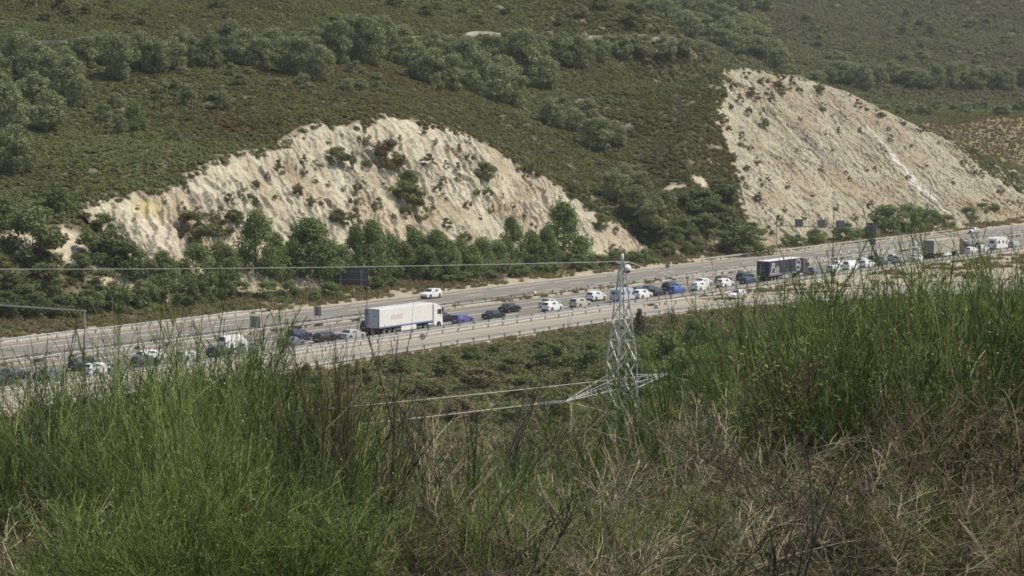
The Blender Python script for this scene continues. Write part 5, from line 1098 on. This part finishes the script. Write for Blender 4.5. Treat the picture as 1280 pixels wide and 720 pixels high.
def broom(seed, h=2.2, n=(15, 9, 8, 5), fan=0.34, spread=(0.36, 0.40, 0.55), lift=(0.22, 0.20, 0.10), r=(0.010, 0.0050, 0.0029, 0.0020), ln=((0.45, 0.8), (0.16, 0.36), (0.07, 0.17), (0.018, 0.055)), low=(0.30, 0.15, 0.05), leaf=0.009, leaf_n=0.25, wob=0.010, sag=0.0, base=0.20):
    """a branching bush: stems fork four times into ever finer twigs; lengths as shares of the height h"""
    rng = np.random.default_rng(seed); n1 = n[0]; a = rng.uniform(0, 6.283, n1); tl = np.abs(rng.normal(0, fan, n1))
    P = np.c_[rng.normal(0, base, (n1, 2)), np.full(n1, -0.08)]; D = unit(np.c_[np.cos(a) * tl, np.sin(a) * tl, np.ones(n1)]); S_ = []
    for lv in range(len(n)):
        if lv: P, D = offspring(S_[-1], n[lv], low[lv - 1], 1.0, rng, spread[lv - 1], lift[lv - 1])
        m = len(P); K = (8, 6, 4, 3)[lv]; up = (0.0, 0.10, 0.12, 0.0)[lv]
        S_.append(shoots(P, D, h * rng.uniform(*ln[lv], m), K, np.c_[rng.normal(0, 0.12, (m, 2)), up - sag * rng.uniform(0, 1.2, m)], rng, wob * (1, 0.8, 0.5, 0.2)[lv]))
    rr = list(r) + [r[-1] * 0.5]
    V, Fs = join([tubes(s, np.tile(np.linspace(rr[i], rr[i + 1], s.shape[1]), (len(s), 1)), 3) for i, s in enumerate(S_)])
    out = [mk_mesh('branching', V, np.concatenate(Fs))]
    if leaf_n:
        tips = S_[-1][:, -1]; tips = tips[rng.random(len(tips)) < leaf_n] if leaf_n < 1 else np.repeat(tips, int(leaf_n), 0)
        V, Fq = cards(tips + rng.normal(0, 0.006, tips.shape), leaf, rng, 2.0); out.append(mk_mesh('foliage', V, Fq))
    return out
M['broom'] = leafmat('broom_green', [(0.099, 0.132, 0.039), (0.142, 0.187, 0.050), (0.189, 0.239, 0.064), (0.245, 0.286, 0.097)], 1.2, 1.0, 0.2, fine=8.0)
M['broom_leaf'] = leafmat('broom_leaf', [(0.16, 0.20, 0.05), (0.22, 0.26, 0.075), (0.32, 0.34, 0.14), (0.44, 0.43, 0.24)], 1.5, 0.4, 0.2, fine=25.0)
M['leafy'] = leafmat('small_leaves', [(0.09, 0.12, 0.035), (0.14, 0.17, 0.05), (0.20, 0.22, 0.08)], 1.5, 0.4, 0.2, fine=25.0)
M['dead'] = leafmat('dead_broom', [(0.096, 0.077, 0.043), (0.156, 0.128, 0.074), (0.232, 0.197, 0.122), (0.344, 0.304, 0.204)], 1.6, 1.0, 0.05, fine=9.0)
M['straw'] = leafmat('straw', [(0.313, 0.262, 0.145), (0.423, 0.368, 0.216), (0.534, 0.478, 0.308)], 1.2, 0.6, 0.1, fine=9.0)
M['twig'] = leafmat('dark_twig', [(0.062, 0.048, 0.035), (0.069, 0.070, 0.053), (0.138, 0.106, 0.077)], 1.2, 0.6, 0.0, fine=9.0)
M['redtwig'] = leafmat('red_brown_twig', [(0.085, 0.050, 0.034), (0.12, 0.078, 0.052), (0.15, 0.11, 0.07)], 1.2, 0.6, 0.0, fine=9.0)
M['fgrass'] = leafmat('meadow_blades', [(0.055, 0.11, 0.03), (0.12, 0.155, 0.045), (0.15, 0.165, 0.055), (0.24, 0.21, 0.11)], 0.8, 0.9, 0.2, fine=2.0)
FG = {'green': [broom(300 + i) for i in range(5)],
      'wispy': [broom(320 + i, n=(7, 8, 7, 5), fan=0.26, spread=(0.26, 0.32, 0.5)) for i in range(3)],
      'leafy': [broom(340 + i, h=2.0, n=(12, 9, 8, 3), spread=(0.5, 0.5, 0.6), leaf=0.020, leaf_n=2) for i in range(2)],
      'dead': [broom(360 + i, h=2.0, n=(15, 8, 7, 3), fan=0.42, spread=(0.48, 0.5, 0.7), lift=(0.05, 0.0, 0.0), leaf_n=0, wob=0.018, sag=0.22, r=(0.011, 0.0058, 0.0034, 0.0022), ln=((0.4, 0.8), (0.16, 0.38), (0.07, 0.2), (0.03, 0.09))) for i in range(4)],
      'straw': [broom(380 + i, h=2.2, n=(14, 5, 4, 2), fan=0.30, spread=(0.28, 0.34, 0.5), lift=(0.1, 0.05, 0), leaf_n=0, wob=0.014, sag=0.26, r=(0.013, 0.0072, 0.0040, 0.0024), ln=((0.45, 0.8), (0.2, 0.42), (0.1, 0.26), (0.04, 0.1))) for i in range(3)],
      'twig': [broom(400 + i, h=2.6, n=(4, 5, 5, 3), fan=0.20, spread=(0.34, 0.4, 0.5), lift=(0.15, 0.1, 0.1), leaf_n=0, wob=0.014, r=(0.012, 0.0058, 0.0032, 0.0020), ln=((0.5, 0.85), (0.14, 0.34), (0.05, 0.14), (0.02, 0.05)), base=0.1) for i in range(4)],
      'redtwig': [broom(420 + i, h=2.4, n=(16, 5, 3), fan=0.16, spread=(0.18, 0.2), lift=(0.35, 0.3), leaf_n=0, wob=0.008, r=(0.010, 0.0050, 0.0028), ln=((0.45, 0.8), (0.2, 0.4), (0.08, 0.18)), base=0.12) for i in range(2)]}
FGM = {'green': ('broom', 'broom_leaf'), 'wispy': ('broom', 'broom_leaf'), 'leafy': ('redtwig', 'leafy'), 'dead': ('dead', None), 'straw': ('straw', None), 'twig': ('twig', None), 'redtwig': ('redtwig', None)}
FGN = {'green': 'broom_plant', 'wispy': 'broom_plant', 'leafy': 'leafy_shrub', 'dead': 'dead_broom', 'straw': 'dead_broom', 'twig': 'bare_shrub', 'redtwig': 'bare_shrub'}
FGH = {'green': 2.25, 'wispy': 2.25, 'leafy': 1.9, 'dead': 1.75, 'straw': 2.2, 'twig': 2.7, 'redtwig': 2.4}
FGC = {}
def fg(kind, px, topy, Y, label, wide=1.0):
    x = (px - 640) / F * Y; zg = float(H(np.array([x]), np.array([Y]))[0]); zt = CAM_H - (topy - 118) / F * Y; h = max(0.6, zt - zg)
    k = h / FGH[kind]; root = empty(FGN[kind], (x, Y, zg), R.uniform(0, 6.28)); ms = FG[kind][FGC.get(kind, 0) % len(FG[kind])]; FGC[kind] = FGC.get(kind, 0) + 1
    w = wide * (0.6 + 0.4 * k)
    for nm, me, mm in zip(('branching', 'foliage'), ms, FGM[kind]):
        link(nm, me, M[mm], root, scale=(w, w, k))
    return tag(root, label, 'bush', 'foreground brush')
GREEN = [(250, 372, 15.5), (205, 390, 15), (150, 425, 16), (300, 440, 16.5), (338, 395, 17), (180, 430, 13.5), (240, 430, 13), (310, 490, 13.5), (380, 510, 15), (430, 540, 16), (135, 500, 16), (270, 500, 11.5), (210, 510, 11), (330, 520, 12), (400, 530, 13.5), (150, 550, 12), (280, 420, 16),
         (165, 415, 18), (225, 430, 17), (320, 450, 18.5), (365, 490, 16), (405, 530, 17), (440, 540, 18), (470, 580, 17), (450, 575, 15), (505, 590, 15), (240, 590, 10.6), (340, 610, 10.8), (430, 610, 11.5), (170, 620, 10.7), (530, 620, 14), (130, 640, 11), (70, 670, 13),
         (690, 505, 19), (722, 520, 20), (650, 530, 20), (700, 560, 16), (670, 580, 13.5), (745, 545, 17.5), (620, 620, 15), (705, 600, 11), (660, 560, 15), (735, 570, 14.5), (680, 630, 12), (640, 590, 17), (760, 600, 13),
         (820, 420, 27), (845, 412, 31), (870, 400, 30), (905, 398, 28), (950, 395, 26), (890, 440, 24), (920, 430, 23), (965, 420, 21), (990, 385, 22), (940, 480, 20), (905, 520, 17), (930, 540, 16.5), (1000, 430, 19.5), (1010, 400, 18),
         (1040, 340, 17), (1095, 318, 16), (1120, 268, 15), (1075, 345, 15.5), (1150, 325, 16.5), (1190, 330, 18), (1215, 345, 17), (1240, 318, 20), (1280, 312, 18), (1310, 290, 18), (1260, 350, 16), (1180, 380, 15.5), (1060, 400, 16), (1110, 390, 14.5), (1070, 480, 15), (1120, 470, 14), (1160, 440, 17), (1235, 420, 16),
         (960, 590, 14), (1080, 560, 13), (1160, 520, 14), (880, 610, 12), (1130, 600, 11.5), (1000, 640, 11), (1190, 630, 11.2), (480, 640, 11.5), (820, 660, 10.8), (895, 570, 15.5), (560, 610, 17), (1370, 310, 16), (1430, 320, 17), (1500, 330, 16), (1440, 450, 13)]
for i, (px, ty, Y) in enumerate(sorted(GREEN)): fg('green', px, ty, Y, f'green broom plant with upright rush-like stems, {ordw(i + 1)} from the left in front', R.uniform(0.6, 1.0))
WISPY = [(40, 415, 15), (112, 400, 15.5), (15, 440, 14), (1020, 330, 16), (1200, 300, 15), (95, 430, 16), (60, 480, 16), (385, 415, 17), (325, 390, 15), (1000, 360, 16), (1075, 325, 14.5), (1135, 315, 14), (1180, 300, 16), (1255, 300, 15), (920, 400, 21), (965, 395, 20), (220, 395, 14), (470, 520, 17), (1215, 330, 14)]
for i, (px, ty, Y) in enumerate(sorted(WISPY)): fg('wispy', px, ty, Y, f'thin wispy broom plant with open green shoots, {ordw(i + 1)} from the left in front', 1.0)
for i, (px, ty, Y) in enumerate([(1095, 375, 15), (1140, 385, 14.5), (1060, 420, 14.8)]): fg('leafy', px, ty, Y, f'small-leaved dark shrub, {ordw(i + 1)} listed left to right under the tallest broom' if False else f'small-leaved dark green shrub below the tallest broom, {ordw(i + 1)} of three', 1.0)
DEAD = [(595, 555, 15.5), (565, 620, 13), (875, 495, 17), (865, 570, 14), (985, 480, 16), (1030, 490, 15), (1215, 400, 16), (1260, 390, 15), (1180, 480, 14), (1240, 490, 12.5), (1110, 520, 13), (870, 560, 14), (770, 620, 12), (930, 560, 13), (1040, 580, 11.5), (800, 610, 11.5), (620, 640, 12),
        (20, 625, 14), (95, 610, 15), (20, 650, 12), (120, 620, 11.5), (1280, 450, 14), (1150, 590, 11.5), (900, 530, 17), (950, 620, 11), (1220, 600, 11), (590, 660, 10.8), (500, 640, 13), (440, 670, 11), (850, 650, 10.5), (1090, 640, 10.8), (1270, 600, 11), (770, 660, 10.6), (1340, 520, 12.5), (1400, 560, 12.5), (1480, 500, 14)]
for i, (px, ty, Y) in enumerate(sorted(DEAD)): fg('dead', px, ty, Y, f'tangled grey-brown dead broom, {ordw(i + 1)} from the left in front', 1.0)
STRAW = [(868, 460, 17), (860, 490, 16), (1005, 395, 16), (1045, 400, 17), (885, 480, 18), (1230, 400, 15), (625, 560, 16), (840, 590, 14), (560, 480, 17), (1260, 430, 14), (990, 470, 14), (1200, 470, 14), (610, 600, 14), (1060, 520, 13)]
for i, (px, ty, Y) in enumerate(sorted(STRAW)): fg('straw', px, ty, Y, f'pale straw-coloured dead broom stalks, {ordw(i + 1)} from the left in front', 0.65)
TWIG = [(20, 430, 15), (60, 445, 14), (110, 400, 16), (75, 410, 17), (490, 400, 14), (545, 392, 14), (590, 430, 16), (150, 420, 15), (985, 560, 10), (420, 430, 14), (575, 560, 11), (1040, 470, 13)]
for i, (px, ty, Y) in enumerate(sorted(TWIG)): fg('twig', px, ty, Y, f'bare dark thin-twigged shrub, {ordw(i + 1)} from the left in front', 0.9)
REDT = [(400, 420, 15), (425, 445, 14.5), (330, 430, 16), (385, 470, 13.5)]
for i, (px, ty, Y) in enumerate(sorted(REDT)): fg('redtwig', px, ty, Y, f'reddish brown bundle of leafless upright stems, {ordw(i + 1)} from the left beside the green broom', 0.7)
def blades(seed, n, h):
    rng = np.random.default_rng(seed); P = np.c_[rng.normal(0, 0.16, (n, 2)), np.full(n, -0.03)]; a = rng.uniform(0, 6.28, n); l = rng.uniform(0.05, 0.5, n)
    D = unit(np.c_[np.cos(a) * l, np.sin(a) * l, np.ones(n)]); s = shoots(P, D, h * rng.uniform(0.5, 1.0, n), 5, np.c_[np.cos(a) * 0.3 * l, np.sin(a) * 0.3 * l, -0.35 * l], rng, 0.004)
    return mk_mesh('blades', *tubes(s, np.tile(np.array([0.003, 0.003, 0.0026, 0.002, 0.0008]), (n, 1)), 3))
rng = np.random.default_rng(900); n = 1300; y = rng.uniform(7, 46, n); x = rng.uniform(-1, 1, n) * (0.24 * y + 1.5)
cover('foreground_grass', np.c_[x, y, H(x, y)], rng.uniform(0.6, 1.3, n), [blades(i, 45, 0.5) for i in range(5)], M['fgrass'], 'long green and straw grass between the foreground broom', 'grass', 12)
x, y, rng = sample(38, 100, 1.3, wedge=(0.235, 3), seed=13)
sc = rng.uniform(0.9, 2.2, len(x)); cover('slope_scrub', np.c_[x, y, H(x, y) - 0.05], np.c_[sc, sc, sc], [clump(i + 40, 420, 0.06, 0.5) for i in range(4)], M['scrub'], 'low scrub on the steep slope beyond the foreground broom', 'scrub', 14)

# ------------------------------------------------------------------ the air
hz = MB().box((-700, -60, -12), (700, 1700, 230)).mesh('haze'); hm = bpy.data.materials.new('haze'); hm.use_nodes = True; nt = hm.node_tree
for n_ in list(nt.nodes): nt.nodes.remove(n_)
o_ = nt.nodes.new('ShaderNodeOutputMaterial'); v_ = nt.nodes.new('ShaderNodeVolumePrincipled'); v_.inputs['Color'].default_value = (0.95, 0.94, 0.90, 1); v_.inputs['Density'].default_value = 0.00007; v_.inputs['Anisotropy'].default_value = 0.2
nt.links.new(v_.outputs[0], o_.inputs['Volume']); tag(link('haze', hz, hm), kind='stuff')
